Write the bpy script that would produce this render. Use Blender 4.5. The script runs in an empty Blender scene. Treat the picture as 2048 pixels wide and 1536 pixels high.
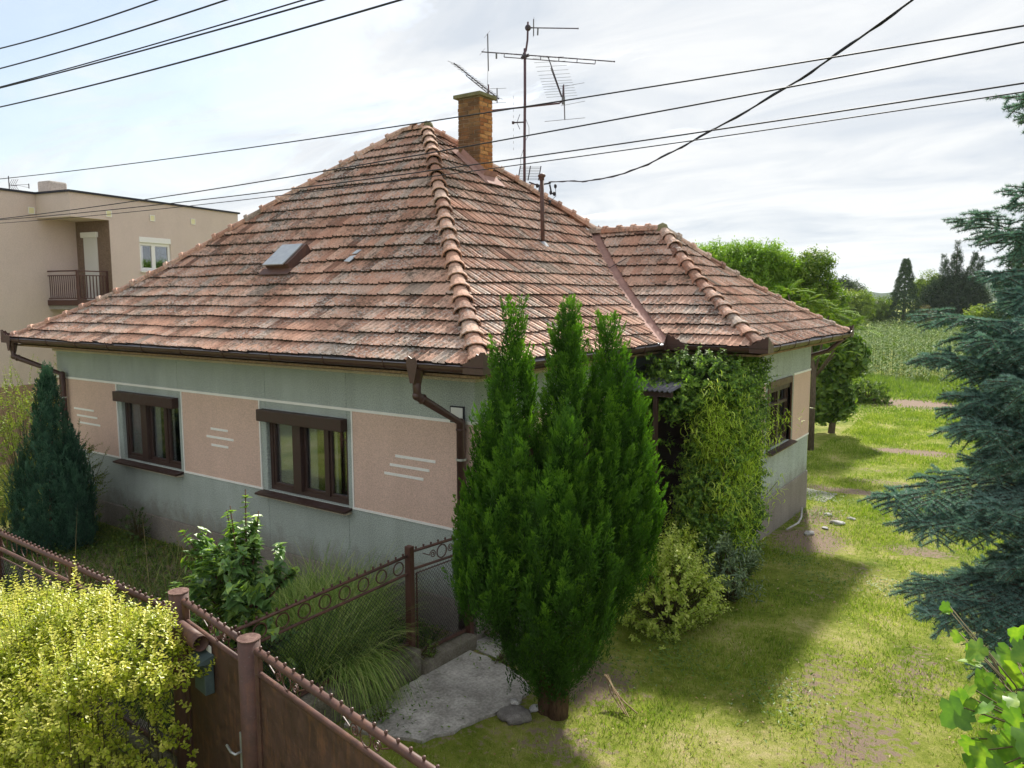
import bpy, bmesh, math, random
import numpy as np
from mathutils import Vector, Matrix
random.seed(7); rng = np.random.default_rng(7)
sc = bpy.context.scene
# ------------------------------------------------------------------ camera
cam_d = bpy.data.cameras.new('camera'); cam = bpy.data.objects.new('camera', cam_d)
sc.collection.objects.link(cam); sc.camera = cam
R_ = Vector((0.82127393, 0.57052909, -0.0023876)); U_ = Vector((-0.06112151, 0.09214336, 0.99386808)); F_ = Vector((-0.56725065, 0.81609201, -0.11054654))
M_ = Matrix(((R_.x, U_.x, -F_.x), (R_.y, U_.y, -F_.y), (R_.z, U_.z, -F_.z))).to_4x4()
M_.translation = Vector((5.5024, -7.1471, 4.1237)); cam.matrix_world = M_
cam_d.sensor_width = 36; cam_d.lens = 1545.24 / 2048 * 36; cam_d.clip_end = 6000; cam_d.clip_start = .05
# ------------------------------------------------------------------ light
SUN = Vector((-0.227, 0.737, 0.637)).normalized()
sl = bpy.data.lights.new('sun', 'SUN'); sl.energy = 5.0; sl.angle = math.radians(3.2); sl.color = (1.0, .94, .84)
so = bpy.data.objects.new('sun', sl); sc.collection.objects.link(so)
so.rotation_euler = SUN.to_track_quat('Z', 'Y').to_euler()
w = bpy.data.worlds.new('World'); sc.world = w; w.use_nodes = True
nt = w.node_tree; nt.nodes.clear()
def N(nt, t, **k):
    n = nt.nodes.new(t)
    for a, b in k.items(): setattr(n, a, b)
    return n
def setin(n, **k):
    for a, b in k.items():
        n.inputs[a.replace('_', ' ')].default_value = b
sky = N(nt, 'ShaderNodeTexSky', sky_type='NISHITA', sun_disc=False, sun_elevation=math.asin(SUN.z), sun_rotation=math.atan2(SUN.x, SUN.y), altitude=100, air_density=1.1, dust_density=1.6, ozone_density=1.2)
geo = N(nt, 'ShaderNodeTexCoord'); sep = N(nt, 'ShaderNodeSeparateXYZ'); nt.links.new(geo.outputs['Generated'], sep.inputs[0])
def mth(nt, op, a, b=None, clamp=False):
    n = N(nt, 'ShaderNodeMath', operation=op, use_clamp=clamp)
    for i, v in enumerate((a, b)):
        if v is None: continue
        if isinstance(v, (int, float)): n.inputs[i].default_value = v
        else: nt.links.new(v, n.inputs[i])
    return n.outputs[0]
zz = mth(nt, 'ADD', mth(nt, 'MAXIMUM', sep.outputs[2], 0.0), .16)
cx_ = mth(nt, 'DIVIDE', sep.outputs[0], zz); cy_ = mth(nt, 'DIVIDE', sep.outputs[1], zz)
cmb = N(nt, 'ShaderNodeCombineXYZ'); nt.links.new(cx_, cmb.inputs[0]); nt.links.new(cy_, cmb.inputs[1])
mp = N(nt, 'ShaderNodeMapping'); mp.inputs['Rotation'].default_value = (0, 0, .5); mp.inputs['Scale'].default_value = (.55, 1.0, 1); mp.inputs['Location'].default_value = (2.2, .6, 0)
nt.links.new(cmb.outputs[0], mp.inputs[0])
n1 = N(nt, 'ShaderNodeTexNoise'); setin(n1, Scale=1.25, Detail=10.0, Roughness=.62, Distortion=.9); nt.links.new(mp.outputs[0], n1.inputs['Vector'])
n2 = N(nt, 'ShaderNodeTexNoise'); setin(n2, Scale=2.2, Detail=6.0, Roughness=.6, Distortion=.8); nt.links.new(mp.outputs[0], n2.inputs['Vector'])
# thin veil everywhere, opening to blue towards the west (left of the view)
west = mth(nt, 'MULTIPLY', mth(nt, 'ADD', mth(nt, 'MULTIPLY', sep.outputs[0], -1.0), -.45), .34)
cov = mth(nt, 'SUBTRACT', n1.outputs[0], west)
rp = N(nt, 'ShaderNodeValToRGB'); rp.color_ramp.elements[0].position = .33; rp.color_ramp.elements[0].color = (.30, .30, .30, 1); rp.color_ramp.elements[1].position = .43; rp.color_ramp.elements[1].color = (1, 1, 1, 1)
nt.links.new(cov, rp.inputs[0])
cc = N(nt, 'ShaderNodeValToRGB'); cc.color_ramp.elements[0].position = .30; cc.color_ramp.elements[0].color = (4.1, 4.45, 4.95, 1); cc.color_ramp.elements[1].position = .60; cc.color_ramp.elements[1].color = (5.7, 5.8, 5.9, 1)
nt.links.new(n2.outputs[0], cc.inputs[0])
mix = N(nt, 'ShaderNodeMix', data_type='RGBA'); nt.links.new(rp.outputs[0], mix.inputs['Factor']); nt.links.new(sky.outputs[0], mix.inputs['A']); nt.links.new(cc.outputs[0], mix.inputs['B'])
bg = N(nt, 'ShaderNodeBackground'); bg.inputs[1].default_value = .1; nt.links.new(mix.outputs['Result'], bg.inputs[0])
wo = N(nt, 'ShaderNodeOutputWorld'); nt.links.new(bg.outputs[0], wo.inputs[0])
sc.view_settings.view_transform = 'Standard'; sc.view_settings.look = 'None'; sc.view_settings.gamma = 1; sc.view_settings.exposure = .76
sc.cycles.use_denoising = True; sc.cycles.denoising_prefilter = 'ACCURATE'; sc.cycles.denoising_input_passes = 'RGB_ALBEDO_NORMAL'; sc.cycles.max_bounces = 8; sc.cycles.transparent_max_bounces = 12; sc.cycles.volume_bounces = 2
# ------------------------------------------------------------------ helpers
COL = sc.collection
def tag(o, label=None, cat=None, group=None, kind=None):
    if label: o['label'] = label
    if cat: o['category'] = cat
    if group: o['group'] = group
    if kind: o['kind'] = kind
    return o
def empty(name, loc=(0, 0, 0), label=None, cat=None, group=None):
    o = bpy.data.objects.new(name, None); o.location = loc; o.empty_display_size = .2; COL.objects.link(o); return tag(o, label, cat, group)
def link(me, name, mat, parent=None, smooth=False):
    o = bpy.data.objects.new(name, me)
    for m in (mat if isinstance(mat, (list, tuple)) else [mat]): me.materials.append(m)
    COL.objects.link(o)
    if parent:
        o.parent = parent; o.matrix_parent_inverse = Matrix.Translation(-parent_loc(parent))
    if smooth: me.polygons.foreach_set('use_smooth', [True] * len(me.polygons))
    return o
def parent_loc(p):
    l = Vector(p.location)
    q = p.parent
    return l if not q else l   # children are meshes at the origin
class MB:
    def __init__(s): s.v = []; s.f = []; s.mi = []; s.xf = None
    def add(s, vs, fs, mi=0):
        b = len(s.v)
        if s.xf is not None: vs = [s.xf @ Vector(v) for v in vs]
        s.v += [tuple(v) for v in vs]; s.f += [tuple(b + i for i in f) for f in fs]; s.mi += [mi] * len(fs)
    def box(s, x0, x1, y0, y1, z0, z1, mi=0):
        s.add([(x0, y0, z0), (x1, y0, z0), (x1, y1, z0), (x0, y1, z0), (x0, y0, z1), (x1, y0, z1), (x1, y1, z1), (x0, y1, z1)],
              [(0, 3, 2, 1), (4, 5, 6, 7), (0, 1, 5, 4), (1, 2, 6, 5), (2, 3, 7, 6), (3, 0, 4, 7)], mi)
    def prism(s, pts, d, mi=0):  # planar loop pts extruded by vector d
        n = len(pts); d = Vector(d); P = [Vector(p) for p in pts]
        s.add(P + [p + d for p in P], [tuple(range(n))[::-1], tuple(range(n, 2 * n))] + [(i, (i + 1) % n, n + (i + 1) % n, n + i) for i in range(n)], mi)
    def tube(s, path, r, n=8, caps=True, mi=0):
        P = [Vector(p) for p in path]; m = len(P)
        rr = r if isinstance(r, (list, tuple)) else [r] * m
        t0 = (P[1] - P[0]).normalized(); a = t0.orthogonal().normalized(); vs = []
        for i in range(m):
            t = (P[min(i + 1, m - 1)] - P[max(i - 1, 0)]).normalized()
            a = (a - t * a.dot(t)).normalized(); b = t.cross(a)
            for k in range(n):
                th = 2 * math.pi * k / n; vs.append(P[i] + (a * math.cos(th) + b * math.sin(th)) * rr[i])
        fs = [(i * n + k, i * n + (k + 1) % n, (i + 1) * n + (k + 1) % n, (i + 1) * n + k) for i in range(m - 1) for k in range(n)]
        if caps: fs += [tuple(range(n))[::-1], tuple(range((m - 1) * n, m * n))]
        s.add(vs, fs, mi)
    def ball(s, c, r, n=8, sq=(1, 1, 1), mi=0):
        c = Vector(c); vs = []; m = max(4, n // 2)
        for i in range(m + 1):
            ph = math.pi * i / m
            for k in range(n):
                th = 2 * math.pi * k / n
                vs.append(c + Vector((math.sin(ph) * math.cos(th) * sq[0], math.sin(ph) * math.sin(th) * sq[1], math.cos(ph) * sq[2])) * r)
        s.add(vs, [(i * n + k, (i + 1) * n + k, (i + 1) * n + (k + 1) % n, i * n + (k + 1) % n) for i in range(m) for k in range(n)], mi)
    def loft(s, rings, closed=False, mi=0):
        n = len(rings[0]); vs = [p for r in rings for p in r]
        s.add(vs, [(i * n + k, i * n + (k + 1) % n, (i + 1) * n + (k + 1) % n, (i + 1) * n + k) for i in range(len(rings) - 1) for k in range(n if closed else n - 1)], mi)
    def build(s, name, mat, parent=None, smooth=False, bevel=0):
        me = bpy.data.meshes.new(name); me.from_pydata(s.v, [], s.f); me.polygons.foreach_set('material_index', s.mi); me.update()
        o = link(me, name, mat, parent, smooth)
        if bevel:
            b = o.modifiers.new('bevel', 'BEVEL'); b.width = bevel; b.segments = 2; b.limit_method = 'ANGLE'
        return o
def npmesh(name, V, Fidx, mat, parent=None, rnd=None, mi=None, smooth=False):
    """V (n,3) float, Fidx (m,k) int with constant k"""
    me = bpy.data.meshes.new(name); V = np.ascontiguousarray(V, dtype=np.float32); Fidx = np.ascontiguousarray(Fidx, dtype=np.int32)
    me.vertices.add(len(V)); me.vertices.foreach_set('co', V.ravel())
    k = Fidx.shape[1]; m = len(Fidx)
    me.loops.add(m * k); me.loops.foreach_set('vertex_index', Fidx.ravel())
    me.polygons.add(m); me.polygons.foreach_set('loop_start', np.arange(0, m * k, k, dtype=np.int32)); me.polygons.foreach_set('loop_total', np.full(m, k, dtype=np.int32))
    if rnd is not None:
        at = me.attributes.new('rnd', 'FLOAT', 'POINT'); at.data.foreach_set('value', np.ascontiguousarray(rnd, dtype=np.float32))
    me.update(calc_edges=True)
    return link(me, name, mat, parent, smooth)
def nrm(a): return a / (np.linalg.norm(a, axis=-1, keepdims=True) + 1e-9)
def rdir(n): return nrm(rng.normal(size=(n, 3)))
T_DIA = (np.array([(0, 0, 0), (.42, .5, .10), (1, 0, -.05), (.42, -.5, .10)]), [(0, 1, 2), (0, 2, 3)])
T_NEEDLE = (np.array([(0, .5, 0), (0, -.5, 0), (1, 0, 0)]), [(0, 1, 2)])
T_HEX = (np.array([(0, 0, 0), (.28, .44, .09), (.72, .42, .07), (1, 0, -.06), (.72, -.42, .07), (.28, -.44, .09)]), [(0, 1, 2), (0, 2, 3), (0, 3, 4), (0, 4, 5)])
T_OVAL = (np.array([(0, 0, 0), (.22, .36, .07), (.55, .5, .08), (.85, .25, 0), (1, 0, -.1), (.85, -.25, 0), (.55, -.5, .08), (.22, -.36, .07), (.5, 0, -.03)]),
          [(0, 1, 8), (1, 2, 8), (2, 3, 8), (3, 4, 8), (4, 5, 8), (5, 6, 8), (6, 7, 8), (7, 0, 8)])
T_HEART = (np.array([(0, 0, 0), (-.12, .3, .1), (.1, .5, .14), (.42, .46, .1), (.75, .2, 0), (1.05, 0, -.16), (.75, -.2, 0), (.42, -.46, .1), (.1, -.5, .14), (-.12, -.3, .1), (.4, 0, -.03)]),
           [(0, 1, 10), (1, 2, 10), (2, 3, 10), (3, 4, 10), (4, 5, 10), (5, 6, 10), (6, 7, 10), (7, 8, 10), (8, 9, 10), (9, 0, 10)])
_vl = [(0, 0), (-.12, .28), (.02, .52), (.2, .42), (.3, .62), (.55, .5), (.62, .3), (.8, .26), (1.0, 0)]
T_VINE = (np.array([(x, y, .06 * math.sin(9 * x + 7 * abs(y)) - .12 * x * x) for x, y in _vl] + [(x, -y, .06 * math.sin(9 * x + 6 * abs(y)) - .12 * x * x) for x, y in _vl[-2:0:-1]] + [(.35, 0, -.02)]),
          [(i, (i + 1) % 16, 16) for i in range(16)])
def leafarr(P, D, Nn, L, W, T=T_DIA, rnd=None):
    P = np.asarray(P, float); n = len(P); D = nrm(np.asarray(D, float)); S = nrm(np.cross(D, Nn)); Nn = np.cross(S, D)
    t, fs = T; L = np.broadcast_to(L, (n,)); W = np.broadcast_to(W, (n,))
    V = P[:, None] + t[None, :, 0, None] * (D * L[:, None])[:, None] + t[None, :, 1, None] * (S * W[:, None])[:, None] + t[None, :, 2, None] * (Nn * L[:, None])[:, None]
    k = len(t); Fi = (np.arange(n) * k)[:, None, None] + np.array(fs)[None]
    if rnd is None: rnd = rng.random(n)
    return V.reshape(-1, 3), Fi.reshape(-1, 3), np.repeat(rnd, k)
def joinarr(parts):
    V = []; Fx = []; Rn = []; b = 0
    for v, f, r in parts: V.append(v); Fx.append(f + b); Rn.append(r); b += len(v)
    return np.concatenate(V), np.concatenate(Fx), np.concatenate(Rn)
def leaves(name, mat, parent, *parts):
    v, f, r = joinarr(parts); return npmesh(name, v, f, mat, parent, r)
def sticks(P0, P1, r0, r1, rnd=None):
    P0 = np.asarray(P0, float); P1 = np.asarray(P1, float); n = len(P0); D = nrm(P1 - P0)
    A = nrm(np.cross(D, rdir(n))); B = np.cross(D, A); r0 = np.broadcast_to(r0, (n,))[:, None]; r1 = np.broadcast_to(r1, (n,))[:, None]; V = []
    for k in range(3):
        c_, s_ = math.cos(2.094 * k), math.sin(2.094 * k); V.append(P0 + (A * c_ + B * s_) * r0); V.append(P1 + (A * c_ + B * s_) * r1)
    V = np.stack(V, 1).reshape(-1, 3); T = [(0, 2, 3), (0, 3, 1), (2, 4, 5), (2, 5, 3), (4, 0, 1), (4, 1, 5)]
    Fi = (np.arange(n) * 6)[:, None, None] + np.array(T)[None]
    return V, Fi.reshape(-1, 3), np.repeat(rng.random(n) if rnd is None else rnd, 6)
def blades(P, D, L, W, droop=.5, seg=4, curl=0., rnd=None, flat=None):
    """arching ribbons"""
    P = np.asarray(P, float); n = len(P); D = nrm(np.asarray(D, float)); L = np.broadcast_to(L, (n,)); W = np.broadcast_to(W, (n,)); droop = np.broadcast_to(droop, (n,)); curl = np.broadcast_to(curl, (n,))
    S = nrm(np.cross(D, np.array([0, 0, 1.]) + rng.normal(size=(n, 3)) * .15)); V = []
    for i in range(seg + 1):
        s = i / seg
        c_ = P + D * (L * s)[:, None] + np.array([0, 0, -1.]) * (L * droop * s * s)[:, None] + S * (np.sin(s * 5.) * curl * L)[:, None] + np.cross(S, D) * ((1 - np.cos(s * 5.)) * curl * L)[:, None]
        wd = W * (1 - s) ** .6 * .5 if i < seg else W * 0.02
        V += [c_ + S * wd[:, None], c_ - S * wd[:, None]]
    V = np.stack(V, 1); k = V.shape[1]; fs = []
    for i in range(seg): fs += [(2 * i, 2 * i + 1, 2 * i + 3), (2 * i, 2 * i + 3, 2 * i + 2)]
    Fi = (np.arange(n) * k)[:, None, None] + np.array(fs)[None]
    return V.reshape(-1, 3), Fi.reshape(-1, 3), np.repeat(rng.random(n) if rnd is None else rnd, k)
# ------------------------------------------------------------------ materials
def mat(name, col=(.5, .5, .5), rough=.8, metal=0., spec=.3):
    m = bpy.data.materials.new(name); m.use_nodes = True; b = m.node_tree.nodes['Principled BSDF']
    b.inputs['Base Color'].default_value = (*col, 1); b.inputs['Roughness'].default_value = rough; b.inputs['Metallic'].default_value = metal; b.inputs['Specular IOR Level'].default_value = spec
    return m
def noise(nt, vec, scale, detail=5, rough=.6, dist=0):
    n = N(nt, 'ShaderNodeTexNoise'); setin(n, Scale=scale, Detail=float(detail), Roughness=rough, Distortion=float(dist)); nt.links.new(vec, n.inputs['Vector']); return n.outputs[0]
def ramp(nt, fac, stops):
    r = N(nt, 'ShaderNodeValToRGB'); e = r.color_ramp.elements
    while len(e) < len(stops): e.new(.5)
    for x, (p, c) in zip(e, stops): x.position = p; x.color = (*c, 1) if len(c) == 3 else c
    nt.links.new(fac, r.inputs[0]); return r.outputs[0]
def mixc(nt, fac, a, b, blend='MIX'):
    m = N(nt, 'ShaderNodeMix', data_type='RGBA', blend_type=blend)
    for i, v in ((0, fac), (6, a), (7, b)):
        if isinstance(v, (int, float)): m.inputs[i].default_value = v
        elif isinstance(v, tuple): m.inputs[i].default_value = (*v, 1)
        else: nt.links.new(v, m.inputs[i])
    return m.outputs[2]
def bump(nt, h, strength, dist=.01):
    b = N(nt, 'ShaderNodeBump'); b.inputs['Strength'].default_value = strength; b.inputs['Distance'].default_value = dist
    nt.links.new(h, b.inputs['Height']); nt.links.new(b.outputs[0], nt.nodes['Principled BSDF'].inputs['Normal'])
def oc(nt, sc_=(1, 1, 1)):
    t = N(nt, 'ShaderNodeTexCoord'); m = N(nt, 'ShaderNodeMapping'); m.inputs['Scale'].default_value = sc_; nt.links.new(t.outputs['Object'], m.inputs[0]); return m.outputs[0]
BW = lambda a: (a, a, a)
def plaster(name, col, dirt=.25, grain=75, gc=.28):
    m = mat(name, col, .92, spec=.15); t = m.node_tree; v = oc(t)
    g = noise(t, v, grain, 2, .6); big = noise(t, v, 1.1, 5, .6); st = noise(t, oc(t, (1.5, 1.5, .35)), 2.5, 5, .65)
    c = mixc(t, 1.0, (*col,), ramp(t, g, [(.38, BW(1 - gc)), (.62, BW(1 + gc))]), 'MULTIPLY')
    c = mixc(t, 1.0, c, ramp(t, big, [(.3, BW(1 - dirt * .5)), (.7, BW(1.05))]), 'MULTIPLY')
    sx = N(t, 'ShaderNodeSeparateXYZ'); t.links.new(v, sx.inputs[0]); spl = mth(t, 'ADD', sx.outputs[2], mth(t, 'MULTIPLY', noise(t, v, 3.5, 5, .7), -.9)); c = mixc(t, ramp(t, spl, [(.0, BW(.55 * (dirt > .1))), (.35, BW(0))]), c, (.16, .13, .10))
    c = mixc(t, 1.0, c, ramp(t, st, [(.34, (1 - dirt * .45, 1 - dirt * .45, 1 - dirt * .5)), (.6, BW(1.0))]), 'MULTIPLY')
    t.links.new(c, t.nodes['Principled BSDF'].inputs['Base Color']); bump(t, g, .55, .012); return m
def painted(name, col, rough=.45, wear=.3, metal=0., rust=0.):
    m = mat(name, col, rough, metal, .4); t = m.node_tree; v = oc(t)
    a = noise(t, v, 9, 8, .7); b_ = noise(t, v, 60, 4, .6)
    c = mixc(t, 1.0, (*col,), ramp(t, a, [(.3, BW(1 - wear)), (.7, BW(1 + wear))]), 'MULTIPLY')
    c = mixc(t, ramp(t, b_, [(.62, BW(0)), (.72, BW(.35))]), c, tuple(x * .5 + .13 for x in col))
    if rust: r_ = noise(t, v, 3.2, 9, .75); r2_ = noise(t, oc(t, (8, 8, .7)), 3, 6, .7); c = mixc(t, mth(t, 'MULTIPLY', ramp(t, mth(t, 'ADD', mth(t, 'MULTIPLY', r_, .6), mth(t, 'MULTIPLY', r2_, .4)), [(.50, BW(0)), (.60, BW(1))]), rust), c, (.19, .085, .04))
    t.links.new(c, t.nodes['Principled BSDF'].inputs['Base Color']); bump(t, b_, .15, .004)
    t.links.new(ramp(t, a, [(.3, BW(rough - .1)), (.7, BW(min(1, rough + .2)))]), t.nodes['Principled BSDF'].inputs['Roughness']); return m
def leafmat(name, c1, c2, c3, trans=.35, rough=.5, spec=.35, big=1.2, cvar=.5):
    m = mat(name, c2, rough, 0, spec); t = m.node_tree; p = t.nodes['Principled BSDF']
    a = N(t, 'ShaderNodeAttribute', attribute_name='rnd'); v = oc(t); n_ = noise(t, v, big, 3, .6)
    f = mth(t, 'ADD', mth(t, 'MULTIPLY', a.outputs['Fac'], 1 - cvar * .6), mth(t, 'MULTIPLY', mth(t, 'SUBTRACT', n_, .2), cvar))
    c = ramp(t, f, [(.1, c1), (.5, c2), (.95, c3)]); t.links.new(c, p.inputs['Base Color'])
    tr = N(t, 'ShaderNodeBsdfTranslucent'); mx = N(t, 'ShaderNodeMixShader'); mx.inputs[0].default_value = trans
    c2_ = mixc(t, 1.0, c, (1.25, 1.35, .55), 'MULTIPLY'); t.links.new(c2_, tr.inputs[0])
    t.links.new(p.outputs[0], mx.inputs[1]); t.links.new(tr.outputs[0], mx.inputs[2]); t.links.new(mx.outputs[0], t.nodes['Material Output'].inputs[0]); return m
def barkmat(name, col):
    m = mat(name, col, .9, spec=.1); t = m.node_tree; g = noise(t, oc(t, (6, 6, 1.2)), 7, 6, .7)
    t.links.new(mixc(t, 1.0, (*col,), ramp(t, g, [(.3, BW(.5)), (.7, BW(1.4))]), 'MULTIPLY'), t.nodes['Principled BSDF'].inputs['Base Color']); bump(t, g, .8, .02); return m
def tilemat(name, moss=.5, lich=.5):  # moss and lichen patches are growth on the clay
    m = mat(name, (.4, .2, .14), .85, spec=.2); t = m.node_tree; p = t.nodes['Principled BSDF']; v = oc(t)
    a = N(t, 'ShaderNodeAttribute', attribute_name='rnd')
    base = ramp(t, a.outputs['Fac'], [(0, (.20, .10, .07)), (.2, (.41, .215, .15)), (.45, (.55, .31, .22)), (.7, (.64, .41, .31)), (.88, (.50, .38, .31)), (1, (.34, .26, .21))])
    fine = noise(t, v, 55, 5, .75); c = mixc(t, 1.0, base, ramp(t, fine, [(.3, BW(.62)), (.7, BW(1.28))]), 'MULTIPLY')
    n1_ = noise(t, v, 1.7, 8, .72, .3); n2_ = noise(t, v, 14, 6, .75); n3 = noise(t, v, 70, 3, .6)
    blotch = mth(t, 'MULTIPLY', ramp(t, n1_, [(.40, BW(0)), (.56, BW(1))]), ramp(t, n2_, [(.42, BW(0)), (.58, BW(1))]))
    c = mixc(t, mth(t, 'MULTIPLY', blotch, moss), c, (.07, .062, .045)); sp2 = noise(t, oc(t, (1, 1, 1)), 32, 4, .8); c = mixc(t, ramp(t, sp2, [(.55, BW(0)), (.66, BW(.65))]), c, (.09, .075, .055))
    n4 = noise(t, v, .9, 4, .6); n5 = noise(t, v, 26, 4, .7)
    li = mth(t, 'MULTIPLY', ramp(t, n4, [(.44, BW(0)), (.56, BW(1))]), ramp(t, n5, [(.50, BW(0)), (.58, BW(1))]))
    c = mixc(t, mth(t, 'MULTIPLY', li, lich), c, (.55, .53, .5))
    g = N(t, 'ShaderNodeAttribute', attribute_name='front'); c = mixc(t, g.outputs['Fac'], c, (.03, .027, .022))  # tile end faces darkened: moss plus the course shadow gap painted into the colour
    t.links.new(c, p.inputs['Base Color']); bump(t, mth(t, 'ADD', fine, n3), .5, .01); return m
M = {}
M['green'] = plaster('sage_green_plaster', (.385, .43, .405)); M['pink'] = plaster('pink_plaster', (.62, .445, .37), .12, 90, .14); M['white_line'] = plaster('white_paint_line', (.80, .79, .76), .08, 60, .05)
M['plinth'] = plaster('concrete_plinth', (.36, .34, .32), .3); M['cream'] = plaster('cream_moulding', (.55, .47, .37), .2, 60); M['soffit'] = plaster('tan_soffit_boards', (.30, .20, .12), .3, 40)
M['beige'] = plaster('beige_render', (.60, .50, .455), .05, 60, .08); M['loggia_brown'] = plaster('brown_render', (.20, .14, .105), .1, 40); M['beige_low'] = plaster('tan_lower_render', (.33, .22, .16), .1)
M['brown'] = painted('brown_painted_metal', (.085, .038, .03), .42, .25); M['brown_rail'] = painted('faded_brown_rail_paint', (.088, .043, .035), .55, .4, 0., .4); M['brown_panel'] = painted('brown_sheet_steel', (.07, .036, .026), .6, .45, 0., .55)
M['gutter'] = painted('brown_gutter', (.07, .035, .03), .35, .2); M['flash'] = painted('grey_metal_flashing', (.30, .31, .34), .4, .2, .5); M['wood'] = painted('dark_brown_window_wood', (.045, .022, .018), .45, .3); M['dkwood'] = painted('old_dark_boards', (.022, .013, .01), .8, .3)
M['dark'] = mat('dark_interior', (.02, .018, .016), .9); M['curtain'] = mat('white_net_curtain', (.9, .9, .89), .9); M['white'] = mat('white_plastic', (.78, .78, .77), .35); M['shutter'] = mat('white_roller_shutter', (.66, .65, .63), .5)
M['antenna'] = painted('weathered_antenna_metal', (.06, .05, .065), .8, .3); M['mast'] = painted('purple_brown_mast_paint', (.085, .045, .06), .5, .3); M['wire'] = mat('black_cable', (.02, .02, .03), .6)
M['alu'] = mat('thin_aluminium_rod', (.16, .16, .18), .8, 0); M['bark'] = barkmat('grey_brown_bark', (.13, .10, .08)); M['barkred'] = barkmat('red_brown_bark', (.12, .075, .05)); M['twig'] = mat('green_brown_twig', (.09, .075, .03), .8); M['strawtwig'] = mat('dry_twig', (.30, .22, .13), .9)
M['galv'] = painted('galvanised_steel', (.45, .47, .48), .35, .2, .6); M['box'] = painted('blue_grey_mailbox_paint', (.07, .10, .11), .4, .3)
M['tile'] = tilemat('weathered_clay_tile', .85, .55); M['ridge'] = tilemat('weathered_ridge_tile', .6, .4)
M['valley'] = painted('pink_brown_valley_sheet', (.34, .20, .17), .85, .25)
M['corr'] = painted('grey_corrugated_sheet', (.10, .10, .115), .4, .4, .3)
g = M['glass'] = bpy.data.materials.new('window_glass'); g.use_nodes = True; t = g.node_tree; t.nodes.clear()
tb = N(t, 'ShaderNodeBsdfTransparent'); gb = N(t, 'ShaderNodeBsdfGlossy'); gb.inputs['Roughness'].default_value = .02; gb.inputs[0].default_value = (.9, .95, 1, 1); mx = N(t, 'ShaderNodeMixShader'); fr = N(t, 'ShaderNodeFresnel'); fr.inputs[0].default_value = 1.45
tb.inputs[0].default_value = (1, 1, 1, 1); t.links.new(mth(t, 'ADD', mth(t, 'MULTIPLY', fr.outputs[0], .9), .03), mx.inputs[0]); t.links.new(tb.outputs[0], mx.inputs[1]); t.links.new(gb.outputs[0], mx.inputs[2]); o_ = N(t, 'ShaderNodeOutputMaterial'); t.links.new(mx.outputs[0], o_.inputs[0])
# brick (chimney): y side mossy on the north, warm brick elsewhere
m = M['brick'] = mat('orange_chimney_brick', (.4, .2, .1), .9, spec=.1); t = m.node_tree
a = N(t, 'ShaderNodeAttribute', attribute_name='rnd'); v = oc(t); f1 = noise(t, v, 30, 5, .7); f2 = noise(t, v, 5, 5, .7)
c = ramp(t, a.outputs['Fac'], [(0, (.30, .12, .05)), (.5, (.42, .19, .075)), (1, (.52, .27, .11))]); c = mixc(t, 1.0, c, ramp(t, f1, [(.3, BW(.6)), (.7, BW(1.3))]), 'MULTIPLY')
gn = N(t, 'ShaderNodeNewGeometry'); sp = N(t, 'ShaderNodeSeparateXYZ'); t.links.new(gn.outputs['True Normal'], sp.inputs[0])
north = mth(t, 'MULTIPLY', mth(t, 'MULTIPLY', sp.outputs[1], -1.0, True), ramp(t, f2, [(.3, BW(.55)), (.6, BW(1))]))
c = mixc(t, mth(t, 'MULTIPLY', north, .85), c, (.085, .06, .035)); t.links.new(c, t.nodes['Principled BSDF'].inputs['Base Color']); bump(t, f1, .6, .01)
M['mortar'] = plaster('chimney_mortar', (.36, .30, .24), .3, 90)
M['ventc'] = mat('pale_yellow_vent', (.72, .68, .42), .8)
M['cap'] = plaster('mossy_concrete_cap', (.21, .20, .11), .5, 60)
def rock(name, c1, c2, s=8):
    m = mat(name, c1, .95, spec=.1); t = m.node_tree; v = oc(t); a = noise(t, v, s, 8, .7); b_ = noise(t, v, s * 12, 3, .6); e = noise(t, v, s * .25, 4, .6)
    c = ramp(t, a, [(.3, c1), (.68, c2)]); c = mixc(t, 1.0, c, ramp(t, b_, [(.3, BW(.7)), (.7, BW(1.25))]), 'MULTIPLY'); c = mixc(t, 1.0, c, ramp(t, e, [(.35, BW(.65)), (.6, BW(1.05))]), 'MULTIPLY')
    t.links.new(c, t.nodes['Principled BSDF'].inputs['Base Color']); bump(t, mth(t, 'ADD', a, b_), .6, .02); return m
M['slab'] = rock('stained_concrete_slab', (.27, .26, .23), (.50, .48, .45), 3); M['kerb'] = rock('mossy_concrete_footing', (.09, .085, .05), (.22, .20, .17), 4); M['stone'] = rock('grey_stone', (.17, .16, .15), (.30, .285, .27), 8); M['stonel'] = rock('pale_stone', (.40, .39, .38), (.62, .62, .62), 9)
M['lichen_post'] = rock('lichened_brown_cap', (.14, .08, .07), (.30, .20, .17), 18)
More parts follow.
